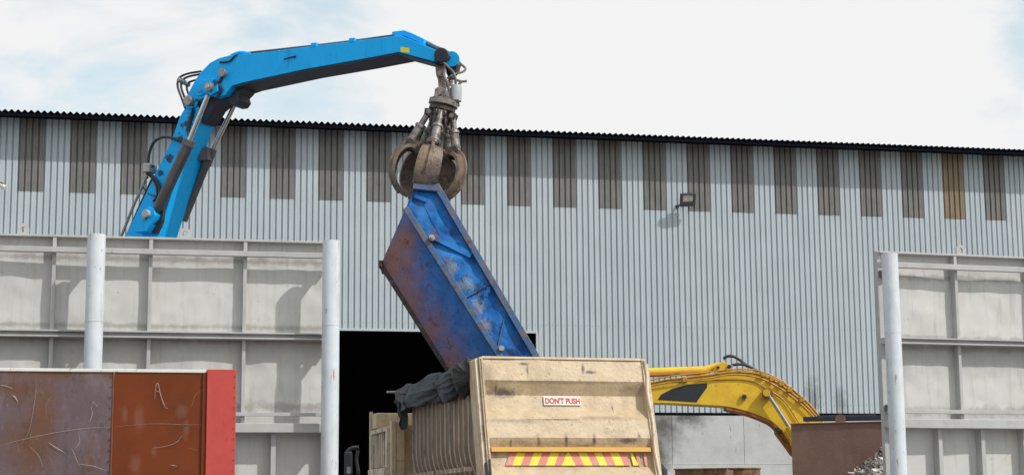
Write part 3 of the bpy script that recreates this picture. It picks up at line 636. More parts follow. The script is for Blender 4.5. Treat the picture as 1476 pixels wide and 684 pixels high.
# body sides
LEN = 4.35; ZS = ZT-.22
def side_pts(y, off):                               # bowed half-pipe section, left side (x small)
    out = []
    for i in range(13):
        t = i/12; z = ZS - t*2.0
        x = .02 + (.55*max(0, t-.48)**1.8/.52**1.8) - off*(1-.3*t)
        out.append((x, z))
    return out
m = MB(); a = side_pts(0, 0)
for y0, y1 in ((.22, LEN),):
    m.grid(lambda u, v: T.pt(*[(lambda P: P[0])(a[int(round(v*12))]), .22+(LEN-.22)*u, a[int(round(v*12))][1]]), 1, 12)
m.build('body_side', m_ribp, truck, sharp=60)
m = MB(); m.grid(lambda u, v: T.pt(WT-a[int(round(v*12))][0], .22+(LEN-.22)*u, a[int(round(v*12))][1]), 1, 12); m.build('body_side', m_ribp, truck, sharp=60)
m = MB(); m.box(.5, WT-.5, .3, LEN, ZS-2.05, ZS-1.98, T); m.build('body_floor', m_ribp, truck)
NR = 14
for side in (0, 1):
    for i in range(NR):
        y = .42+(LEN-.5)*(i/(NR-1)); w = .009; pr = .020
        inn = side_pts(y, 0); outr = side_pts(y, pr)
        poly = [T.pt(x if side == 0 else WT-x, y-w, z) for x, z in outr] + [T.pt(x if side == 0 else WT-x, y-w, z) for x, z in reversed(inn)]
        m = MB(); m.prism(poly, T.y*(2*w))
        if side == 0:
            for z, xx in ((ZS-1.28, .03), (ZS-1.40, .06)): m.box(xx-.07, xx+.04, y+.03, y+.09, z-.03, z+.03, T)
        m.build('body_rib', m_rib, truck, bevel=0)
m = MB(); m.box(-.08, .06, .22, LEN+.05, ZS-.02, ZS+.10, T); m.build('side_rail', m_beige, truck, bevel=.01)
m = MB(); m.box(WT-.06, WT+.08, .22, LEN+.05, ZS-.02, ZS+.10, T); m.build('side_rail', m_beige, truck, bevel=.01)
m = MB(); m.box(.05, WT-.05, LEN, LEN+.06, ZS-2.0, ZS+.1, T); m.build('headboard', m_beige, truck, bevel=.01)
# cab
cz = T.loc(PD(574, 609, 29.4)); 
YB = 4.95; cy = PP(566, 640, T.pt(0, YB, 0), T.y); cxl = T.loc(cy)[0]-.0
zc = T.loc(PP(574, 609, T.pt(0, YB, 0), T.y))[2]
cab = MB()
cab.box(cxl+.02, WT-.1, YB+.03, YB+1.98, 1.0, zc-.02, T); cb_ = cab.build('cab', m_beige, truck, bevel=.04)
m = MB(); m.box(cxl-.02, cxl+.20, YB-.03, YB+.06, .9, zc+.02, T); m.box(cxl-.03, cxl+.05, YB-.05, YB+.10, .9, zc+.03, T); m.build('rear_pillar', m_beige, truck, bevel=.012)
m = MB(); m.box(cxl+.06, cxl+.195, YB-.045, YB-.028, zc-.62, zc-.05, T); m.box(cxl+.06, cxl+.195, YB-.045, YB-.028, .9, zc-.64, T); m.build('cover_plate', m_beige, truck, bevel=.008)
# grille-like side panel with slats
def CS(y, z, n=0): return T.pt(cxl-n, y, z)
zpt, zpb = zc-.02, zc-.60-.0
yA, yB_ = YB+.22, YB+1.72
fr = MB()
fr.prism([CS(yA, zc-.06, -.0), CS(yA+.09, zc-.06, 0), CS(yA+.09, zc-.72, 0), CS(yA, zc-.72, 0)], T.x*-.06)
fr.prism([CS(yB_-.06, zc-.06, 0), CS(yB_, zc-.06, 0), CS(yB_, zc-.72, 0), CS(yB_-.06, zc-.72, 0)], T.x*-.06)
fr.prism([CS(yA+.09, zc-.05, 0), CS(yB_-.06, zc-.05, 0), CS(yB_-.06, zc-.12, 0), CS(yA+.09, zc-.12, 0)], T.x*-.07)
fr.prism([CS(yA, zc-.72, 0), CS(yB_, zc-.72, 0), CS(yB_, zc-.84, 0), CS(yA, zc-.84, 0)], T.x*-.10)
fr.build('side_frame', m_rib, cb_, bevel=.008)
m = MB()
for i in range(7):
    y = yA+.2+i*.19; m.prism([CS(y, zc-.12, 0), CS(y+.07, zc-.12, 0), CS(y+.07, zc-.70, 0), CS(y, zc-.70, 0)], T.x*-.035)
m.build('slats', m_rib, cb_)
m = MB(); m.prism([CS(yA+.09, zc-.12, -.019), CS(yB_-.06, zc-.12, -.019), CS(yB_-.06, zc-.70, -.019), CS(yA+.09, zc-.70, -.019)], T.x*-.006); m.build('side_panel', m_ribp, cb_)
m = MB(); m.box(cxl+.0, WT-.2, YB+1.55, YB+1.98, zc-.02, zc+.26, T); m.build('roof_deflector', m_beige, cb_, bevel=.03)
m = MB(); m.box(cxl-.03, cxl+.02, YB+1.9, YB+2.0, 1.2, zc+.30, T); m.build('front_post', m_beige, truck, bevel=.01)
# door glass, mirror
m = MB(); m.box(cxl+.05, cxl+.1, YB+1.99, YB+2.35, 1.7, zc-.35, T); m.build('window', m_grey, cb_, bevel=.02)
q1 = PD(507, 668, 31.2); m = MB()
def mir(px, py): return PD(px, py, 31.3)
m.tube(smooth_path([mir(517, 644), mir(508, 645), mir(501, 650), mir(499, 660)]), .035, 8); m.build('mirror_arm', m_hose, truck)
m = MB(); m.ob(mir(502, 669), r0*.07, f0*.06, V((0, 0, .24))); m.build('mirror', m_hose, truck, bevel=.04, seg=4)
m = MB(); m.tube(smooth_path([mir(516, 648), mir(514, 662), mir(517, 684), mir(516, 700)]), .03, 8); m.build('mirror_arm', m_hose, truck)
m = MB(); m.ob(mir(503, 677)-f0*.065, r0*.035, f0*.004, V((0, 0, .06))); m.build('mirror_glass', m_chrome, truck)
# chassis and wheels
m = MB(); m.box(.75, .9, -.3, YB+2, .75, 1.02, T); m.box(WT-.9, WT-.75, -.3, YB+2, .75, 1.02, T); m.box(.4, WT-.4, -.75, -.6, .55, .7, T); m.build('chassis', m_navy, truck)
for y in (.55, 1.95, YB+1.2):
    for x in (.05, WT-.05):
        d = 1 if x < 1 else -1
        m = MB(); m.tube([T.pt(x, y, .52), T.pt(x+d*.04, y, .52), T.pt(x+d*.5, y, .52), T.pt(x+d*.54, y, .52)], [.47, .52, .52, .47], 32); w = m.build('wheel', m_rub, truck, sharp=40)
        m = MB(); m.cyl(T.pt(x-d*.01, y, .52), T.pt(x+d*.1, y, .52), .28, .2, 24); m.build('rim', m_grey, w, sharp=40)

# tarpaulin rolled on the left side rail
ORG[0] = V((0, 0, 0))
tc_ = T.pt(0, 2.3, ZS+.15)
path = smooth_path([T.pt(-.04, y, ZS+dz) for y, dz in ((LEN+.50, -.10), (LEN+.33, -.03), (LEN-.3, -.01), (LEN-1.4, -.02), (LEN-2.4, -.02), (1.3, -.03), (.75, .0), (.40, .02), (.14, .0))], 26)
rad = []
m = MB(); SEG = 72; KP = len(path)
for i, p in enumerate(path):
    t = (path[min(i+1, KP-1)]-path[max(i-1, 0)]).normalized(); s = i/(KP-1)
    side = t.cross(V((0, 0, 1))).normalized(); up_ = V((0, 0, 1))
    R = .160*(min(1, .10+s*8))**.5*(min(1, .45+(1-s)*12))*(1+.38*math.exp(-((s-.92)/.06)**2))
    dist = s*5.
    for j in range(SEG):
        an = 2*math.pi*j/SEG; ca, sa = math.cos(an), math.sin(an)
        f1 = noise.noise(V((dist*1.3, ca*1.2, sa*1.2+3)))
        def rdg(q, w): return max(0, 1-abs(noise.noise(q))/w)          # sharp ridge lines
        tw = an + dist*.5
        c1 = rdg(V((dist*.6, math.cos(tw*.5)*2.0, math.sin(tw)*1.4+4)), .22)
        c2 = rdg(V((dist*3.2+ca*2, ca*1.7+5, sa*1.7)), .22)
        c3 = rdg(V((dist*.5+20, ca*2.8, sa*2.8)), .2)
        endw = 1+.25*math.exp(-((s-.93)/.07)**2)
        tie = -.040*math.exp(-((dist-1.35)/.05)**2) - .035*math.exp(-((dist-2.7)/.06)**2) - .05*math.exp(-((dist-3.9)/.07)**2)
        groove = -.075*math.exp(-(((an-math.pi-.15-.25*noise.noise(V((dist*.8, 1, 2)))+math.pi) % (2*math.pi)-math.pi)/.16)**2)
        r_ = R + .045*f1*endw + .040*c1*endw + .006*c2*endw + .022*c3 + tie + groove
        low = 1.25 if sa < 0 else 1.0
        wave = .09*noise.noise(V((dist*2.4, 9, 2))) if sa < -.3 else 0
        m.v.append(p + side*(ca*r_*.9) + up_*(sa*r_*low + wave*(-sa)))
for i in range(KP-1):
    for j in range(SEG):
        k = (j+1) % SEG; m.f.append((i*SEG+j, i*SEG+k, (i+1)*SEG+k, (i+1)*SEG+j))
m.f.append(tuple(range(SEG))); m.f.append(tuple((KP-1)*SEG+j for j in range(SEG)))
ob_ = m.build('tarpaulin', m_tarp, org=tc_, sharp=120)
tag(ob_, 'crumpled black tarpaulin rolled along the left side of the tipper body', 'tarpaulin')
sub = ob_.modifiers.new('sub', 'SUBSURF'); sub.levels = 1; sub.render_levels = 1
# hanging flaps + rod
ORG[0] = tc_
m = MB()
def flap(y0, y1, top, drop, seed):
    m.grid(lambda u, v: T.pt(-.12-.05*math.sin(v*3+u*9)-.05*noise.noise(V((u*3+seed, v*2, 0))), y0+(y1-y0)*u+.05*math.sin(v*4), ZS+top-drop*v*(.7+.3*math.sin(u*7+seed))), 14, 14)
flap(LEN+.22, LEN-.02, -.05, .5, 3)
m.build('loose_flap', m_tarp, ob_, sharp=120)
m = MB(); m.cyl(T.pt(-.1, LEN+.1, ZS+.08), T.pt(-.25, LEN+.75, ZS+.12), .018); m.build('roller_rod', m_pin, ob_)

# ------------------------------------------------------------------ blue skip being lowered
ds = 27.6
tiltn = V(f0)*-1 + V((0, 0, 1))*.18 + r0*.10
pS = PD(680, 420, ds)
def S1(px, py, out=0.): return PP(px, py, pS, tiltn) + tiltn.normalized()*out
ORG[0] = V((0, 0, 0))
skip = thing('scrap_skip', S1(700, 600)-V((0, 0, .0)), 'dented bright blue steel skip with rust, tipped on end over the truck', 'skip')
def sps(px, py, rx, rz, ry=2.5): q = S1(px, py)-ORG[0]; return (tuple(q), (rx, ry, rz))
m_skb = mat('worn_blue_skip_paint', (.012, .105, .36), .62, 0, [
    dict(c3=(.02, .205, .58), s=1.5, lo=.42, hi=.64, a=.9), dict(c3=(.012, .05, .17), s=3.2, lo=.52, hi=.68, a=.75),
    dict(kind='spots', c3=(.05, .25, .60), s=5, wob=1.6, lo=-.6, hi=.8, a=.6, spots=[sps(612, 305, .12, .2), sps(640, 360, .15, .15)]),
    dict(kind='spots', c3=(.26, .27, .24), s=20, wob=3.2, lo=-1.1, hi=-.5, a=.6, spots=[sps(650, 385, .12, .16), sps(672, 410, .14, .14), sps(690, 440, .12, .15), sps(700, 470, .1, .14)]),
    dict(c3=(.15, .085, .06), s=5.5, d=8, r=.75, lo=.55, hi=.62, a=.85, ro=.7), dict(c3=(.045, .03, .03), s=13, lo=.63, hi=.68, a=.8), dict(c3=(.35, .37, .38), kind='line', s=1.8, w=.003, ms=3, mlo=.54, a=.5)], var=.3, vscale=7, bump=.6, bscale=9, spec=.15)
m_skr = mat('rusted_blue_skip_floor', (.04, .17, .50), .5, 0, [
    dict(c3=(.05, .20, .62), s=2, lo=.5, hi=.68, a=.7),
    dict(kind='spots', c3=(.36, .155, .075), s=3.0, wob=1.5, lo=-.5, hi=.65, a=.92, spots=[sps(572, 372, .40, .65), sps(588, 405, .34, .45), sps(603, 435, .30, .45), sps(630, 475, .30, .45), sps(656, 520, .32, .45), sps(588, 338, .20, .3)]),
    dict(c3=(.12, .06, .045), s=6, d=8, r=.7, lo=.56, hi=.64, a=.7, ro=.7), dict(c3=(.05, .03, .03), s=16, lo=.63, hi=.68, a=.7), dict(c3=(.42, .42, .42), kind='line', s=2.4, w=.002, ms=3, mlo=.55, a=.5, st=(1, 1, .6))], var=.25, vscale=6, bump=.35, bscale=6, spec=.2)
m_skf = mat('worn_skip_frame', (.030, .085, .20), .45, 0, [dict(c3=(.13, .105, .10), s=4, lo=.45, hi=.6, a=.8), dict(c3=(.035, .03, .035), s=9, lo=.6, hi=.68, a=.8), dict(c3=(.04, .14, .36), s=6, lo=.55, hi=.65, a=.6)], var=.2, bump=.3)
BKv = f0*1.9 + V((0, 0, .05))
cA, cB, cD, cE, cF = (598, 270), (633, 273), (802, 560), (748, 560), (586, 305)
A_, B_, D_, E_, F_ = [S1(*c) for c in (cA, cB, cD, cE, cF)]
# side sheet, dented
m = MB()
def bil(a, b, c, d, u, v): return (a*(1-u)+b*u)*(1-v) + (d*(1-u)+c*u)*v
nS = tiltn.normalized()
def dn(p, k=1.0): return nS*k*(.04*noise.noise(p*2.2)+.030*noise.noise(p*5)+.012*noise.noise(p*11))
def sidef(u, v):
    l_ = A_+(F_-A_)*(v/.1) if v < .1 else F_+(E_-F_)*((v-.1)/.9)
    p = l_*(1-u)+(B_+(D_-B_)*v)*u
    return p + dn(p)*min(1, 8*min(u, 1-u))
m.grid(sidef, 30, 90)
# fill small triangle between A and ridge start is covered by the bilinear sheet starting at A: ridge bends at F
m.build('side_panel', m_skb, skip, sharp=80)
# floor panel falling back to the left
G_ = PD(549, 381, ds+.85); H_ = PD(664, 562, ds+.75); A2 = S1(598, 271, -.01)
m = MB()
def flo(u, v):
    r_ = F_*(1-v)+E_*v; l_ = G_*(1-v)+H_*v
    r2 = (A_*(1-v)+E_*v)
    p = r2*(1-u)+l_*u
    e = min(1, 6*min(u, 1-u)); return p + dn(p, .6)*e
m.grid(flo, 40, 60); m.build('floor_panel', m_skr, skip, sharp=80)
# far side, end plates
m = MB(); m.prism([p+BKv for p in (A_, B_, D_, E_)], BKv.normalized()*.04); m.prism([A_+BKv, E_+BKv, H_+BKv*.75, G_+BKv*.75], BKv.normalized()*.04); m.build('far_side', m_skr, skip)
m = MB(); m.quad([A_, B_, B_+BKv, A_+BKv]); m.quad([A_, A_+BKv, G_+BKv*.75, G_]); m.quad([G_, G_+BKv*.75, H_+BKv*.75, H_]); m.quad([H_, E_, E_+BKv, H_+BKv*.75]); m.quad([E_, D_, D_+BKv, E_+BKv])
sld = m.build('end_panel', m_skr, skip); so2 = sld.modifiers.new('sol', 'SOLIDIFY'); so2.thickness = .03; so2.offset = -1
def sbar(p, q, w, out0, out1, name='frame_bar', mt=None, z=0):
    a, b = S1(*p), S1(*q); d = (b-a).normalized(); sd = d.cross(nS).normalized()*(w/2)
    m = MB(); m.prism([a+sd+nS*out0, b+sd+nS*out0, b-sd+nS*out0, a-sd+nS*out0], nS*(out1-out0)); return m.build(name, mt or m_skf, skip, bevel=.008)
sbar((628, 268), (799, 561), .105, -.06, .085, 'rim_bar')
sbar((595, 271), (634, 275), .09, -.06, .093, 'rim_bar')
sbar((597, 283), (615, 290), .07, .0, .04, 'stiffener', m_skb)
sbar((584, 301), (750, 561), .095, -.03, .075, 'ridge_bar')
sbar((607, 333), (679, 369), .11, .0, .055, 'brace', m_skb)
sbar((668, 431), (708, 408), .03, .0, .03, 'brace'); sbar((716, 507), (727, 458), .025, .0, .03, 'brace')
m = MB(); a = S1(622, 346, .05); m.cyl(a, a+nS*.09, .05); m.cyl(a+nS*.09, a+nS*.13, .028); m.build('pin', m_pin, skip, sharp=40)
m = MB(); a = S1(722, 504, .02); m.cyl(a, a+nS*.1, .045); m.build('pin', m_pin, skip, sharp=40)
m = MB(); m.tube([G_, G_*.5+H_*.5, H_], .042, 10); m.build('edge_tube', m_grabd, skip)
m = MB(); m.ob(G_+V((-.0, 0, .0)), r0*.035, f0*.09, V((0, 0, .06))); m.cyl(G_-f0*.02, G_+r0*.05+V((0, 0, -.16))-f0*.02, .03); m.build('corner_casting', m_grabd, skip, bevel=.015)
m = MB()
for px, py in ((700, 425), (703, 420), (694, 412)): 
    a = S1(px, py, .086); m.ob(a, r0*.03, nS*.006, V((0, 0, .05)))
m.build('bent_tab', m_skb, skip)

# ------------------------------------------------------------------ material handler (bright blue)
hy_ = math.radians(26)
Rr = r0*math.cos(hy_) - f0*math.sin(hy_)             # reach direction
Ll = r0*math.sin(hy_) + f0*math.cos(hy_)             # towards the far side
pH = PD(300, 130, 31.8)
def H(px, py, lat=0.): return PP(px, py, pH, Ll) + Ll*lat
base = H(110, 500); base.z = 0
hand = thing('material_handler', base, 'bright blue hydraulic crane arm rising behind the left steel barrier', 'material handler')
def H2(px, py, lat=0.): return PP(px, py, pH+Ll*lat, Ll)      # true picture position on a plane at that lateral offset
BW = .56
def sph(px, py, r): q = H(px, py)-ORG[0]; return (tuple(q), (r, .6, r))
m_cyan = mat('bright_blue_enamel_worn', (.0, .44, .97), .42, 0, [dict(c3=(.0, .35, .82), s=1.2, lo=.5, hi=.7, a=.35),
    dict(kind='spots', c3=(.018, .022, .035), s=9, wob=3.2, lo=-1.25, hi=-1.0, a=.9, spots=[sph(270, 180, .20), sph(258, 200, .16), sph(244, 228, .15), sph(262, 225, .16), sph(232, 250, .12), sph(286, 150, .16), sph(314, 120, .14), sph(262, 305, .12), sph(228, 325, .12), sph(276, 170, .16)]),
    dict(c3=(.02, .025, .04), s=6, d=8, r=.7, lo=.665, hi=.675, a=.85), dict(c3=(.0, .22, .55), s=2.5, st=(3, 3, .4), d=7, r=.7, lo=.55, hi=.7, a=.4), dict(c3=(.3, .5, .6), kind='line', s=1.5, w=.003, ms=3, mlo=.56, a=.4)], var=.06, spec=.3)
boom = [(85, 540), (135, 432), (182, 337), (217, 264), (247, 203), (259, 168), (270, 150), (284, 148), (288, 160), (272, 205), (249, 275), (229, 337), (190, 450), (160, 540)]
m = MB(); m.prism([H(*p) for p in boom], Ll*BW); bo = m.build('boom', m_cyan, hand, bevel=.012)
m = MB()      # weld bead / chipped edge along the seam
stick = [(266, 153), (270, 141), (277, 126), (285, 112), (294, 101), (304, 91), (316, 84.5), (331, 80.5), (380, 76), (440, 68.5), (500, 61), (578, 51.5), (597, 59), (629, 72.6), (627, 89.5), (600, 82.5), (575.6, 76), (520, 86.5), (440, 100.6), (352.6, 119.5), (336, 124), (326, 137), (313, 141), (301, 137), (290, 144), (282, 156), (272, 158)]
m = MB(); m.prism([H(*p, -.03) for p in stick], Ll*(BW+.06)); st = m.build('stick', m_cyan, hand, bevel=.012)
# belly plate dark, slightly proud
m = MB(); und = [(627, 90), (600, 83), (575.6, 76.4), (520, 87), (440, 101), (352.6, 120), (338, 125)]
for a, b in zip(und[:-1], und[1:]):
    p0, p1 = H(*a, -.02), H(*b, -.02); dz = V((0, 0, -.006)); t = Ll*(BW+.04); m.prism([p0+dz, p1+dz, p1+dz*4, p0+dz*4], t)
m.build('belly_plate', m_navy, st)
# stick's lower bracket for far cylinder and linkage webs
m = MB(); m.prism([H2(*p, .12) for p in [(296, 146), (312, 126), (350, 119), (351, 130), (344, 137), (346, 144), (341, 151), (333, 152), (329, 146), (320, 147), (309, 156), (299, 173), (291, 178)]], Ll*(BW-.18)); m.build('linkage_bracket', m_navy, hand, bevel=.02)
m = MB(); a = H(349, 143, -.0); 
m.cyl(H2(348, 145, BW-.1), H2(348, 145, BW+.16), .11); m.build('pivot', m_navy, hand, sharp=40)
# blue near lug plate & pins
def disc(px, py, r, l0, l1, name, mt, par=hand, seg=28):
    m = MB(); m.cyl(H(px, py, l0), H(px, py, l1), r, seg=seg); return m.build(name, mt, par, sharp=40, bevel=.006)
m = MB(); m.prism([H(*p, -.05) for p in [(297, 118), (310, 114), (318, 121), (318, 133), (308, 139), (298, 136), (294, 126)]], Ll*-.05); m.build('lug', m_cyan, st, bevel=.01)
disc(308, 128, .085, -.20, -.03, 'pin', m_pin); disc(308, 128, .045, -.23, -.20, 'pin', m_grey)
disc(324.5, 106.5, .08, -.12, -.03, 'pin', m_pin); disc(275, 146.5, .095, -.12, -.03, 'pin', m_pin); disc(291, 127, .16, -.06, -.03, 'boss', m_cyan, st); disc(291, 127, .09, -.075, -.06, 'boss', m_cyan, st)
# black seam grease along hinge
m = MB(); m.tube(smooth_path([H(280, 158, -.035), H(276, 170, -.01), H(272, 185, -.01), H(273, 196, -.01)]), [.05]*9+[.03]*8+[.02]*8 if False else .035, 8); m.tube(smooth_path([H(323, 110, -.04), H(318, 122, -.05), H(322, 130, -.05), H(314, 142, -.04)]), .03, 8); m.build('weld_seam', m_navy, hand)
# far link plate (blue) behind
# cylinders
m = MB(); m.cyl(H(306, 140, -.14), H(278, 208, -.14), .048, seg=24); m.build('cylinder_rod', m_chrome, hand, sharp=40)
m = MB(); m.tube([H(280, 204, -.14), H(277, 212, -.14), H(276.5, 213, -.14), H(236, 299, -.14), H(233, 303, -.14)], [.125, .125, .105, .105, .08], 24); m.build('cylinder_barrel', m_barrel, hand, sharp=40)
m = MB(); m.cyl(H2(338, 151, BW+.07), H2(306, 217, BW+.07), .045, seg=24); m.build('cylinder_rod', m_chrome, hand, sharp=40)
m = MB()
p0, p1 = H2(304, 217, BW+.07), H2(264, 318, BW+.07); m.tube([p0+(p0-p1)*.03, p0, p0*.8+p1*.2, p0*.78+p1*.22, p1], [.11, .11, .11, .09, .08], 24); m.build('cylinder_barrel', m_barrel, hand, sharp=40)
m = MB(); m.ob(p0*.93+p1*.07-Ll*.12, r0*.09, Ll*.07, V((0, 0, .12))); m.tube([p0*.9+p1*.1-r0*.1, p0*.9+p1*.1-r0*.28], .03, 8); m.build('valve_block', m_barrel, hand, bevel=.01)
# near lower bracket
m = MB(); m.prism([H(*p, -.0) for p in [(219, 305), (226, 300), (233, 303), (235, 312), (231, 322), (222, 336), (205, 337), (212, 318)]], Ll*-.24); m.build('cylinder_bracket', m_cyan, hand, bevel=.015)
disc(224, 311, .075, -.32, -.20, 'pin', m_grey); disc(221, 317, .035, -.3, -.20, 'pin', m_pin)
m = MB(); m.prism([H(*p, -.02) for p in [(234, 306), (240, 300), (238, 320), (230, 337), (222, 337)]], Ll*.03-Ll*.1); m.build('bracket_web', m_navy, hand)
# hoses at the joint and down the boom
m = MB()
for off, l in ((0, 0), (3, .06), (9, .14)):
    m.tube(smooth_path([H(290-off*.3, 103+off*.8, l), H(272-off*.3, 106+off, l), H(259+off*.5, 112+off*.8, l), H(256+off*.8, 124+off*.3, l), H(262+off*.7, 142, l), H(267+off*.5, 156, l)]), .022, 8)
build_each(m, 'hose', m_hose, hand)
m = MB(); m.cyl(H(258, 115, -.03), H(264, 119, .2), .05); m.build('hose_clamp', m_pin, hand)
m = MB(); m.tube(smooth_path([H(276, 209, -.1), H(262, 203, -.08), H(240, 198, -.04), H(224, 204, -.02), H(216, 218, 0), H(214, 236, 0), H(221, 240, 0)]), .028, 8)
m.tube(smooth_path([H(214, 246, -.02), H(224, 256, -.04), H(232, 268, -.06), H(234, 283, -.08), H(228, 297, -.12)]), .03, 8)
m.tube(smooth_path([H(212, 250, -.02), H(220, 256, -.04), H(228, 268, -.06), H(230, 283, -.08), H(226, 292, -.12)]), .022, 8)
m.tube(smooth_path([H(213, 255, .02), H(206, 263, .02), H(207, 272, .02), H(216, 280, 0), H(226, 283, -.04)]), .012, 6)
m.tube(smooth_path([H(319, 91, -.05), H(333, 89, -.05), H(340, 82, -.05), H(345, 79, 0)]), .018, 6)
build_each(m, 'hose', m_hose, hand)
m = MB(); m.ob(H(216, 243, 0), r0*.07, Ll*.12, V((0, 0, .09))); m.build('valve_block', m_pin, hand, bevel=.02)
m = MB(); m.tube([H(214, 249, .0), H(193, 295, .0), H(176, 337, .0), H(135, 425, 0)], .028, 8); m.build('steel_pipe', m_pin, hand)
m = MB(); m.tube([H(217, 251, .1), H(196, 297, .1), H(179, 337, .1), H(138, 425, .1)], .024, 8); m.build('steel_pipe', m_navy, hand)
# small bolts and a stub on the far side
disc(344, 79, .10, .1, .35, 'hose_drum', m_pin)
m = MB(); m.tube(smooth_path([H(331, 80, .05), H(344, 75.5, .05), H(360, 77.5, .05)]), .04, 8); m.build('guard_loop', m_cyan, st)
# dark chevron mark on stick: small welded hook
m = MB(); m.tube([H(411, 86, -.04), H(428, 81.5, -.04), H(426, 85, -.04)], .012, 6); m.build('hook', m_navy, st)
# pipes and clamps along the top
m = MB(); m.tube([H(350, 76, .05), H(455, 64.5, .05), H(508, 58, .05), H(566, 50, .05)], .022, 8); m.build('steel_pipe', m_barrel, hand)
for px, py in ((453, 66), (508, 59)):
    m = MB(); m.ob(H(px, py, .06), (H(px+4, py-.5)-H(px, py)), Ll*.09, V((0, 0, .05))); m.build('pipe_clamp', m_cyan, st, bevel=.008)
m = MB(); m.prism([H(*p, .05) for p in [(563, 52), (562.5, 44.6), (580, 42.5), (592, 47), (609, 55), (609, 64), (597, 58), (579, 50.5)]], Ll*.36); m.build('nose_cover', m_cyan, st, bevel=.012)
m = MB(); m.prism([H(*p, -.032) for p in [(579, 68.5), (591, 70), (591.5, 77.2), (578.5, 75.5)]], Ll*-.003); m.build('sticker', m_yel, st)
m = MB(); m.tube(smooth_path([H(607, 59, .15), H(620, 65, .15), H(632, 70, .1)]), .04, 8); m.tube(smooth_path([H(607, 62, .3), H(620, 69, .3), H(634, 76, .3)]), .03, 8); build_each(m, 'hose', m_barrel, hand)
# stick end hub
m = MB(); m.cyl(H2(636, 79, -.10), H2(636, 79, .10), .125, seg=28); m.build('stick_end', m_navy, hand, sharp=40, bevel=.01)
m = MB(); m.cyl(H2(637, 80, .10), H2(653, 86, BW-.06), .075, seg=20); m.build('stick_pin', m_grabd, hand, sharp=40)
m = MB(); m.cyl(H2(651, 85, .30), H2(652, 86, BW-.02), .135, seg=28); m.build('stick_end', m_cyan, hand, sharp=40)
m = MB(); m.prism([H2(*p, .40) for p in [(646, 80), (656, 83), (660, 92), (657, 104), (650, 110), (645, 102), (643, 90)]], Ll*.14); m.build('end_bracket', m_grabd, hand, bevel=.02)
# carrier hidden behind the barrier
FH = Frame((base.x, base.y, 0), Rr, Ll)
m = MB(); m.box(-3.4, 1.2, -1.2, 1.7, 1.5, 2.9, FH); m.build('upper_body', m_cyan, hand, bevel=.08)
m = MB(); m.box(.2, 1.7, -1.55, -.35, 1.6, 3.3, FH); cabh = m.build('cab', m_cyan, hand, bevel=.08)
m = MB(); m.box(1.66, 1.72, -1.45, -.45, 2.1, 3.15, FH); m.box(.4, 1.5, -1.57, -1.53, 2.1, 3.15, FH); m.build('window', m_glass, cabh)
m = MB(); m.box(-3, 2, -1.1, 1.5, .8, 1.3, FH); m.cyl(FH.pt(-.6, .2, 1.3), FH.pt(-.6, .2, 1.5), .8); m.build('chassis', m_navy, hand, bevel=.04)
for x in (-2.3, 1.3):
    for y in (-1.2, 1.2):
        m = MB(); m.tube([FH.pt(x, y, .55), FH.pt(x, y+.05, .55), FH.pt(x, y+.4, .55), FH.pt(x, y+.45, .55)], [.48, .55, .55, .48], 32); m.build('wheel', m_rub, hand, sharp=40)

# ------------------------------------------------------------------ orange-peel grab
eD = H(636, 80, .3); dg = (eD-EYE).dot(f0)
def GP(px, py, dd=0.): return PD(px, py, dg+dd)
ORG[0] = V((0, 0, 0))
top = GP(639, 150); bot = GP(611, 275)
grab = thing('orange_peel_grab', GP(636, 84), 'rust brown orange peel grab hanging from the blue crane arm', 'grab')
ax = (bot-top).normalized(); ax = (ax + V((0, 0, 0))).normalized()
gx = (r0 - ax*r0.dot(ax)).normalized(); gy = ax.cross(gx)
if gy.dot(f0) < 0: gy = -gy
def G(r, phi, t): return top + ax*t + (gx*math.cos(phi) + gy*math.sin(phi))*r
# hanger link: S-shaped, plus far cheek
m = MB(); hp = [(634, 74), (642, 78), (643, 92), (640, 102), (643, 112), (643, 126), (640, 140), (631, 140), (632, 126), (631, 112), (628, 104), (627, 90), (627, 78)]
m.prism([GP(x, y, -.05) for x, y in hp], f0*.26); m.build('hanger_link', m_grab, grab, bevel=.025)
m = MB(); m.cyl(GP(635.5, 82, -.16), GP(635.5, 82, .30), .135, seg=26); m.build('hanger_pin', m_grabd, grab, sharp=40, bevel=.02)
m = MB(); m.cyl(GP(636, 105, -.09), GP(636, 105, .24), .065); m.cyl(GP(636, 131, -.12), GP(636, 131, .26), .075); m.build('hanger_pin', m_pin, grab, sharp=40)
m = MB(); hp = [(646, 80), (655, 86), (658, 96), (654, 108), (648, 112), (643, 104), (643, 92)]
m.prism([GP(x, y, .25) for x, y in hp], f0*.14); m.build('hanger_link', m_grabd, grab, bevel=.03)
m = MB(); m.cyl(GP(650, 86, .1), GP(650, 86, .42), .085); m.build('pin_cap', m_cyan, grab, sharp=40)
m = MB(); m.tube(smooth_path([GP(648, 106, .3), GP(650, 112, .3), GP(649, 119, .2), GP(645, 122, .1)]), .05, 8); m.build('shackle', m_grabc, grab)
m = MB(); m.prism([GP(x, y, -.15) for x, y in [(627, 128), (633, 124), (640, 127), (646, 132), (648, 141), (625, 141)]], f0*.3); m.tube([GP(637, 140, -.17), GP(638, 130, -.2), GP(641, 128, -.2), GP(640, 138, -.17)], .018, 6); m.build('rotator_head', m_grabc, grab, bevel=.03)
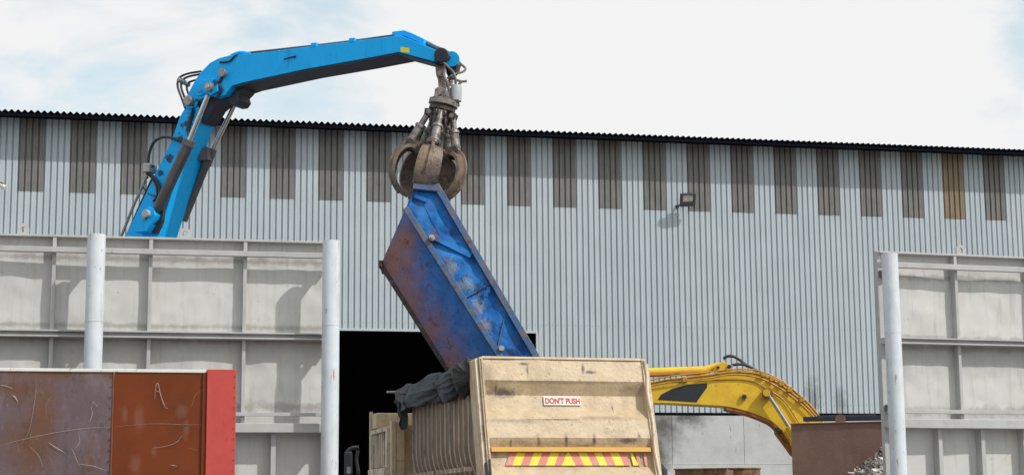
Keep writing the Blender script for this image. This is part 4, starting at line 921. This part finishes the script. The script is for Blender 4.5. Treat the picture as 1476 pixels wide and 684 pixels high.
# rotator flange, motor
def lathe(prof_, name, mt, seg=36, par=None, bev=0):
    m = MB(); n0 = 0
    m.tube([top+ax*t for r_, t in prof_], [r_ for r_, t in prof_], seg); return m.build(name, mt, par or grab, sharp=35, bevel=bev)
lathe([(.17, -.14), (.19, -.07), (.19, -.055)], 'rotator_neck', m_grabd)
lathe([(.25, -.06), (.262, -.055), (.262, .03), (.24, .035)], 'rotator_flange', m_grabc)
m = MB(); m.prism([GP(x, y, -.12) for x, y in [(648, 143), (661, 143), (662, 147), (650, 151), (644, 151)]], f0*.34); m.build('motor_plate', m_grabd, grab, bevel=.01)
m = MB(); m.tube([GP(656.5, 146, .0), GP(657.5, 128, 0), GP(657.8, 123, 0)], [.105, .105, .085], 26); m.build('motor', m_grey, grab, sharp=35)
m = MB(); m.cyl(GP(651, 143, -.02), GP(652, 128, -.02), .05); m.build('motor', m_grabd, grab, sharp=35)
for k in range(10):
    a = k*math.pi/5; m2 = MB(); m2.cyl(G(.215, a, -.075), G(.215, a, -.06), .02, seg=6); m2.build('bolt', m_pin, grab)
# upper body
lathe([(.20, .035), (.20, .07), (.235, .075), (.235, .13), (.18, .14), (.16, .26), (.19, .27), (.19, .34), (.13, .36), (.12, .84), (.20, .87), (.22, .92), (.22, 1.0), (.10, 1.03)], 'hub', m_grabd)
PH = [math.radians(a) for a in (182, 273, 346, 58, 124)]
tilt0 = .0
for k, ph in enumerate(PH):
    # cylinder
    a, b = G(.22, ph, .20), G(.42, ph, .80)
    rad_ = (gx*math.cos(ph)+gy*math.sin(ph)); tan_ = ax.cross(rad_).normalized()
    m = MB(); m.prism([G(.15, ph, .13)-tan_*.07, G(.30, ph, .15)-tan_*.07, G(.29, ph, .26)-tan_*.07, G(.15, ph, .28)-tan_*.07], tan_*.03); m.prism([G(.15, ph, .13)+tan_*.04, G(.30, ph, .15)+tan_*.04, G(.29, ph, .26)+tan_*.04, G(.15, ph, .28)+tan_*.04], tan_*.03); m.build('upper_lug', m_grabd, grab, bevel=.008)
    m = MB(); m.tube([a, a*.5+b*.5], [.055, .055], 16); m.cyl(a-tan_*.09, a+tan_*.09, .045); m.build('cylinder_rod', m_grabc, grab, sharp=40)
    m = MB(); m.tube([a*.58+b*.42, a*.55+b*.45, a*.5+b*.5, a*.49+b*.51, b], [.09, .095, .095, .078, .08], 18)
    m.tube([a*.12+b*.88, a*.06+b*.94], .09, 18)
    m.build('cylinder_barrel', m_grabc, grab, sharp=40)
    m = MB(); m.cyl(b-tan_*.13, b+tan_*.13, .06); m.cyl(G(.24, ph, .93)-tan_*.14, G(.24, ph, .93)+tan_*.14, .07); m.build('hinge_pin', m_grabd, grab, sharp=40, bevel=.008)
    # tine: curved tapering shell with central rib, (r, t) centre line
    cl = [(.24, .92), (.36, .88), (.48, .93), (.56, 1.06), (.59, 1.22), (.575, 1.40), (.49, 1.56), (.38, 1.68), (.26, 1.76)]
    cv = smooth_path([V((r_, 0, t_)) for r_, t_ in cl], 6); KC = len(cv)
    m = MB(); rows = []
    for i, c_ in enumerate(cv):
        s = i/(KC-1); t_ = (cv[min(i+1, KC-1)]-cv[max(i-1, 0)]).normalized(); nr = V((t_.z, 0, -t_.x))   # outward normal in (r,t)
        if nr.x < 0 and s > .3: pass
        w = .12 + .10*math.sin(min(1, s/.55)*math.pi/2) if s < .62 else .22*(1-((s-.62)/.38)**1.7*.88)
        th = .055*(1-.6*s)
        rows.append((c_, nr, w*1.0, th*1.15, s))
    # cross section: outer face slightly roofed, with inner face
    b0 = len(m.v); NS = 9
    for c_, nr, w, th, s in rows:
        for j in range(NS):
            u = -1+2*j/(NS-1); crown = .045*(1-abs(u)**1.5)*(1 if s < .85 else (1-s)/.15+.1)
            pnt = c_ + nr*(th*.5+crown)
            m.v.append(G(pnt.x, ph, pnt.z) + tan_*(u*w))
        for j in range(NS):
            u = 1-2*j/(NS-1); pnt = c_ - nr*(th*.5) + nr*(.03*(1-u*u)); m.v.append(G(pnt.x, ph, pnt.z) + tan_*(u*w))
    S2 = 2*NS
    for i in range(KC-1):
        for j in range(S2):
            q = (j+1) % S2; m.f.append((b0+i*S2+j, b0+i*S2+q, b0+(i+1)*S2+q, b0+(i+1)*S2+j))
    m.f.append(tuple(range(b0, b0+S2))); m.f.append(tuple(b0+(KC-1)*S2+j for j in range(S2)))
    tn = m.build('tine', m_grab, grab, sharp=40)
    m = MB(); b0 = 0; seq = []
    for c_, nr, w, th, s in rows[2:-6]:
        o1 = c_ + nr*(.03); o2 = c_ + nr*(.115*(1-.7*s)+.035); seq.append((o1, o2))
    pl = [o2 for o1, o2 in seq] + [o1 for o1, o2 in reversed(seq)]
    m.prism([G(p.x, ph, p.z)-tan_*.03 for p in pl], tan_*.06); m.build('tine_rib', m_grab, tn, bevel=.008)
    m = MB()
    for sgn in (-1, 1): m.prism([G(x_, ph, t_)+tan_*(sgn*.09) for x_, t_ in [(.36, .80), (.44, .73), (.50, .80), (.49, .93), (.40, .94), (.30, .96), (.20, 1.0), (.18, .90)]], tan_*(sgn*.03))
    m.build('knuckle', m_grabd, tn, bevel=.01)
# hoses of the grab
m = MB()
m.tube(smooth_path([GP(632, 70, .0), GP(631, 77, -.1), GP(637, 88, -.15), GP(646, 97, -.1), GP(653, 104, -.05), GP(656, 112, -.05), GP(657, 124, 0)]), .024, 8)
m.tube(smooth_path([GP(634, 71, .1), GP(648, 76, .2), GP(654, 80, .2), GP(658, 90, .25), GP(656, 98, .2)]), .024, 8)
m.tube(smooth_path([GP(640, 73, .2), GP(655, 82, .3), GP(664, 92, .3), GP(671, 99, .2), GP(666, 104, .1), GP(655, 107, .05), GP(645, 113, 0)]), .022, 8)
m.tube(smooth_path([GP(641, 100, -.1), GP(640, 110, -.15), GP(645, 120, -.15), GP(647, 132, -.1), GP(647, 140, -.05)]), .026, 8)
m.tube(smooth_path([GP(651, 112, .1), GP(660, 116, .0), GP(666, 117.5, 0), GP(673, 117, 0)]), .022, 8)
m.tube(smooth_path([GP(666, 117.5, 0), GP(662, 121, 0), GP(660, 125, 0)]), .022, 8)
build_each(m, 'hose', m_ghose, grab)
m = MB()
for (x0_, y0_, dx_, dep) in ((628, 166, -6, -.25), (630, 168, -5, -.28), (640, 166, 9, -.2), (642, 168, 8, -.25), (634, 170, 3, -.3)):
    m.tube(smooth_path([GP(x0_, y0_, dep), GP(x0_-2+dx_*.3, y0_+12, dep-.02), GP(x0_+dx_, y0_+20, dep), GP(x0_+dx_*1.4, y0_+14, dep+.05), GP(x0_+dx_*1.2, y0_+4, dep+.1)]), .018, 6)
build_each(m, 'hose', m_grabd, grab)

# ------------------------------------------------------------------ yellow excavator
de = 34.0; ORG[0] = V((0, 0, 0))
def E(px, py, dd=0.): return PD(px, py, de+dd)
eb = E(1230, 640, 1.0); eb.z = 0
exc = thing('excavator', eb, 'yellow excavator with its curved boom reaching left behind the beige truck', 'excavator')
top_ = [(870, 566), (934, 551.5), (965, 545), (1019, 538.5), (1056, 533.5), (1090, 535), (1118.5, 545), (1144, 561), (1167, 581), (1184, 601), (1205, 640)]
bt_ = [(1150, 660), (1136, 634), (1118, 612), (1104, 603), (1079, 593.5), (1047, 586), (1005, 583.4), (940, 581), (870, 590)]
outl = smooth_path([V((x, y, 0)) for x, y in top_], 4) + smooth_path([V((x, y, 0)) for x, y in bt_], 4)
m = MB(); m.prism([E(p.x, p.y) for p in outl], f0*.5); bm_ = m.build('boom', m_exy, exc, bevel=.02)
m = MB(); sp_ = smooth_path([V((x, y, 0)) for x, y in bt_[1:6]], 4)
for a, b in zip(sp_[:-1], sp_[1:]):
    p0, p1 = E(a.x, a.y), E(b.x, b.y); m.prism([p0+V((0, 0, -.008)), p1+V((0, 0, -.008)), p1+V((0, 0, -.05)), p0+V((0, 0, -.05))], f0*.5)
m.build('belly_plate', m_exo, bm_)
m = MB(); m.prism([E(*p, .1) for p in [(1118, 613), (1140, 618), (1150, 660), (1142, 655), (1132, 641), (1119, 624)]], f0*.3); m.build('boom_foot', m_exo, bm_, bevel=.01)
m = MB(); m.prism([E(*p, -.004) for p in [(948, 575.5), (953, 568), (968, 560), (990, 554), (1019, 551.5), (1019.5, 557), (1004, 579)]], f0*-.004); m.build('decal', m_decal, bm_)
def edisc(px, py, r, d0, d1, name, mt): m = MB(); m.cyl(E(px, py, d0), E(px, py, d1), r, seg=24); return m.build(name, mt, bm_, sharp=40)
edisc(1072.5, 571, .065, -.05, 0, 'boss', m_exy); edisc(1072.5, 571.5, .045, -.07, -.05, 'boss', m_navy)
edisc(1106, 566.5, .11, -.16, 0, 'pin', m_exo); edisc(1105, 565.5, .07, -.20, -.16, 'pin', m_exy)
m = MB(); m.cyl(E(1108, 569, -.13), E(1142, 622, -.13), .042, seg=20); m.build('cylinder_rod', m_chrome, exc, sharp=40)
m = MB(); m.cyl(E(1137, 614, -.13), E(1165, 660, -.13), .09, seg=20); m.build('cylinder_barrel', m_exy, exc, sharp=40)
m = MB(); m.tube([E(860, 539, .25), E(940, 536, .25), E(1012, 533.5, .25), E(1018, 532.5, .25), E(1032, 526.5, .25), E(1046, 525, .25)], [.085, .085, .085, .075, .055, .05], 20); m.build('cylinder_barrel', m_exy, exc, sharp=40)
m = MB(); m.tube([E(860, 543, .1), E(940, 540.5, .1), E(1010, 537.5, .1)], .035, 8); m.build('steel_pipe', m_exo, exc)
m = MB(); m.prism([E(*p, .12) for p in [(1028, 534), (1034, 524), (1043, 521), (1052, 524), (1056, 535)]], f0*.26); m.build('cylinder_lug', m_exy, bm_, bevel=.012)
m = MB(); m.cyl(E(1035, 529, .05), E(1035, 529, .12), .03); m.cyl(E(1051, 528, 0), E(1051, 528, .12), .04); m.cyl(E(1120, 618, -.02), E(1125, 622, -.1), .05); build_each(m, 'pin', m_navy, exc, sharp=40)
m = MB()
m.tube(smooth_path([E(1043, 517, .2), E(1047, 513.5, .2), E(1056, 513, .2), E(1066, 518, .2), E(1078, 528, .2)]), .03, 8)
m.tube(smooth_path([E(1056, 525.5, .05), E(1066, 524.5, .05), E(1076, 526, .05), E(1086, 531, .05), E(1093, 535, .05)]), .028, 8)
build_each(m, 'hose', m_hose, exc)
m = MB()
for o_, dd_ in ((0, 0), (4.5, .0), (9, -.03)):
    m.tube(smooth_path([E(934, 549+o_*.9-1, dd_-.02), E(965, 543+o_-1, dd_-.02), E(1019, 537+o_-1, dd_-.02), E(1056, 532+o_*.8, dd_-.02), E(1090, 533+o_*1.1, dd_-.02), E(1117-o_*.3, 543+o_*1.1, dd_-.02), E(1142-o_*.6, 560+o_*.8, dd_-.02), E(1166-o_, 581+o_*.3, dd_-.02), E(1182-o_, 600, dd_-.02)]), .016, 6)
m.tube(smooth_path([E(1000, 550, -.02), E(1050, 546, -.02), E(1085, 549, -.02), E(1104, 559, -.02)]), .01, 6)
m.tube(smooth_path([E(1112, 563, -.03), E(1130, 577, -.03), E(1145, 598, -.03), E(1152, 609, -.03)]), .014, 6)
build_each(m, 'steel_pipe', m_exp, exc)
for px, py in ((1100, 537), (1113, 543), (1126, 550), (1138, 559), (1155, 573), (987, 545)):
    m = MB(); m.ob(E(px, py+2, -.03), r0*.05, f0*.05, V((0, 0, .05))); m.build('pipe_clamp', m_exp, bm_, bevel=.01)
FE = Frame((eb.x, eb.y, 0), r0, f0)
m = MB(); m.box(-1.3, 3.2, -1.3, 1.4, 1.1, 2.3, FE); m.build('upper_body', m_exy, exc, bevel=.08)
m = MB(); m.box(.0, 1.6, .4, 1.4, 1.2, 2.9, FE); m.build('cab', m_exy, exc, bevel=.08)
for y in (-1.3, .9):
    m = MB(); m.prism([FE.pt(x, y, z) for x, z in ((-1.6, .0), (3.0, .0), (3.4, .45), (3.0, .9), (-1.6, .9), (-2.0, .45))], f0*.5); m.build('track', m_rub, exc, bevel=.05)

# ------------------------------------------------------------------ brown bin, scrap pile, rusty vessels
bt = math.radians(17); bxv = r0*math.cos(bt)-f0*math.sin(bt); byv = r0*math.sin(bt)+f0*math.cos(bt)
q0 = PD(1141, 640, 31.3); FB = Frame((q0.x, q0.y, 0), bxv, byv)
def BP(px, py, off=0): return PP(px, py, FB.pt(0, off, 0), FB.y)
ORG[0] = V((0, 0, 0)); x1 = FB.loc(BP(1345, 640))[0]; zb = BP(1141, 611).z
bn = thing('scrap_bin', FB.pt(0, 0, 0), 'plain brown steel bin wall behind the pile of grey scrap', 'bin')
m = MB(); m.grid(lambda u, v: FB.pt(x1*u, .02*noise.noise(V((x1*u*1.3, 4, v*3))), .1+(zb-.1)*v), 50, 30); m.build('front_panel', m_bin, bn, sharp=80)
m = MB(); m.box(0, .05, .05, 2.2, .1, zb-.02, FB); m.box(x1-.05, x1, .05, 2.2, .1, zb-.02, FB); m.box(0, x1, 2.2, 2.25, .1, zb-.02, FB); m.box(.05, x1-.05, .05, 2.2, .05, .15, FB); m.build('shell', m_bin, bn)
m = MB(); m.box(-.01, x1+.02, -.03, .05, zb, zb+.02, FB); m.build('rim', m_bin, bn, bevel=.005)
lx = FB.loc(BP(1211, 600))[0]; m = MB(); m.cyl(FB.pt(lx, -.01, zb+.07), FB.pt(lx, .03, zb+.07), .09, seg=24); m.box(lx-.09, lx+.09, -.012, .028, zb+.021, zb+.06, FB); m.build('lifting_lug', m_bin, bn)
m = MB(); m.bar(BP(1158, 603.5, .25), BP(1290, 601.5, .25), .10, .085); m.build('steel_beam', m_navy, bn, bevel=.008)
m = MB(); m.bar(BP(1178, 600, .45), BP(1262, 598.5, .45), .08, .05); m.build('steel_beam', m_navy, bn, bevel=.008)
# scrap
def shard(mb, c, sz, rs):
    a = V((rs.gauss(0, 1), rs.gauss(0, 1), rs.gauss(0, .6))).normalized(); b = a.cross(V((rs.gauss(0, 1), rs.gauss(0, 1), rs.gauss(0, 1)))).normalized(); n_ = a.cross(b)
    L1, L2 = sz*rs.uniform(.5, 1.4), sz*rs.uniform(.15, .5); bend = rs.uniform(-.5, .5)*sz; K = 3
    b0 = len(mb.v)
    for i in range(K+1):
        u = i/K-.5; p = c + a*(u*L1*2) + n_*(bend*4*(u*u)); tw = b*math.cos(u*rs.uniform(-2, 2)) + n_*math.sin(u*2)*.6
        mb.v += [p-tw*L2*rs.uniform(.6, 1), p+tw*L2*rs.uniform(.6, 1)]
    for i in range(K): mb.f.append((b0+2*i, b0+2*i+1, b0+2*i+3, b0+2*i+2))
m_scrap = bpy.data.materials.new('mixed_scrap'); m_scrap.use_nodes = True; nt = m_scrap.node_tree
gi = N(nt, 'ShaderNodeNewGeometry'); rp_ = N(nt, 'ShaderNodeValToRGB'); cr_ = rp_.color_ramp; cr_.interpolation = 'CONSTANT'
cr_.elements[0].color = (.32, .31, .30, 1); cr_.elements[1].position = .22; cr_.elements[1].color = (.07, .06, .055, 1)
for p_, c_ in ((.38, (.55, .51, .46, 1)), (.55, (.13, .125, .12, 1)), (.66, (.38, .36, .34, 1)), (.82, (.62, .55, .5, 1)), (.93, (.2, .16, .14, 1))):
    e = cr_.elements.new(p_); e.color = c_
nt.links.new(gi.outputs['Random Per Island'], rp_.inputs[0]); bs = nt.nodes['Principled BSDF']; nt.links.new(rp_.outputs[0], bs.inputs['Base Color']); bs.inputs['Metallic'].default_value = .25; bs.inputs['Roughness'].default_value = .45
pc = PYp(1318, 640, 28.2); pc.z = 0; rs = random.Random(3)
zpk = PYp(1268, 645, 28.0).z + .35
m = MB()
def hgt(x, y): 
    r_ = math.hypot(x, y*1.1); return max(0, (zpk)*(1-r_/4.2) + .10*noise.noise(V((x*2, y*2, 0))))
for i in range(9000):
    x, y = rs.uniform(-3.3, 3.0), rs.uniform(-2.6, 1.9); h = hgt(x, y)
    if h < .2 and rs.random() < .5: continue
    shard(m, V((pc.x+x, pc.y+y, h + rs.uniform(-.05, .05))), rs.uniform(.03, .085), rs)
m.grid(lambda u, v: (pc.x-3.6+7*u, pc.y-2.9+5.0*v, hgt(-3.6+7*u, -2.9+5.0*v)-.05), 40, 40)
o = m.build('scrap_pile', m_scrap, org=(pc.x, pc.y, 0), sharp=30)
tag(o, 'heap of shredded grey scrap metal between the brown bin and the right barrier', 'scrap pile', kind='stuff')
# rusty vessels at the bottom
YV = 37.0
def VP_(px, py, off=0): return PYp(px, py, YV+off)
q0 = PD(973, 680, 38.5); FV = Frame((q0.x, q0.y, 0), bxv, byv); a1 = FV.loc(PP(1047, 680, FV.o, FV.y))[0]; zv = PD(973, 674.5, 38.5).z
ORG[0] = V((0, 0, 0)); o = thing('rusty_box_bin', FV.o, 'low rusty brown steel box, just right of the truck tailgate', 'bin')
m = MB(); m.box(0, a1, 0, .04, 0, zv-.03, FV); m.box(0, .04, .04, 1.1, 0, zv-.03, FV); m.box(a1-.04, a1, .04, 1.1, 0, zv-.03, FV); m.box(0, a1, 1.1, 1.14, 0, zv-.03, FV); m.build('shell', m_rust, o)
m = MB(); m.box(-.03, a1+.03, -.03, .06, zv-.03, zv, FV); m.build('rim', m_rust, o, bevel=.008)
b0_, b1_ = VP_(1051, 680).x, VP_(1104, 680).x; R = (b1_-b0_)/2; cx = (b0_+b1_)/2
ORG[0] = V((0, 0, 0)); o = thing('rusty_drum', (cx, YV+R, 0), 'round rusty steel drum standing against the low rusty box', 'drum')
zv2 = VP_(1078, 673).z; m = MB(); m.tube([(cx, YV+R, 0), (cx, YV+R, zv2-.03)], R, 40); m.build('shell', m_rust, o, sharp=40)
m = MB(); m.tube([(cx, YV+R, zv2-.03), (cx, YV+R, zv2)], R+.02, 40); m.build('rim', m_rust, o, sharp=40, bevel=.005)
m = MB(); m.tube(smooth_path([VP_(1046, 676, -.1), VP_(1050, 680, -.15), VP_(1052, 690, -.1)]), .03, 8); m.build('handle', m_navy, o)
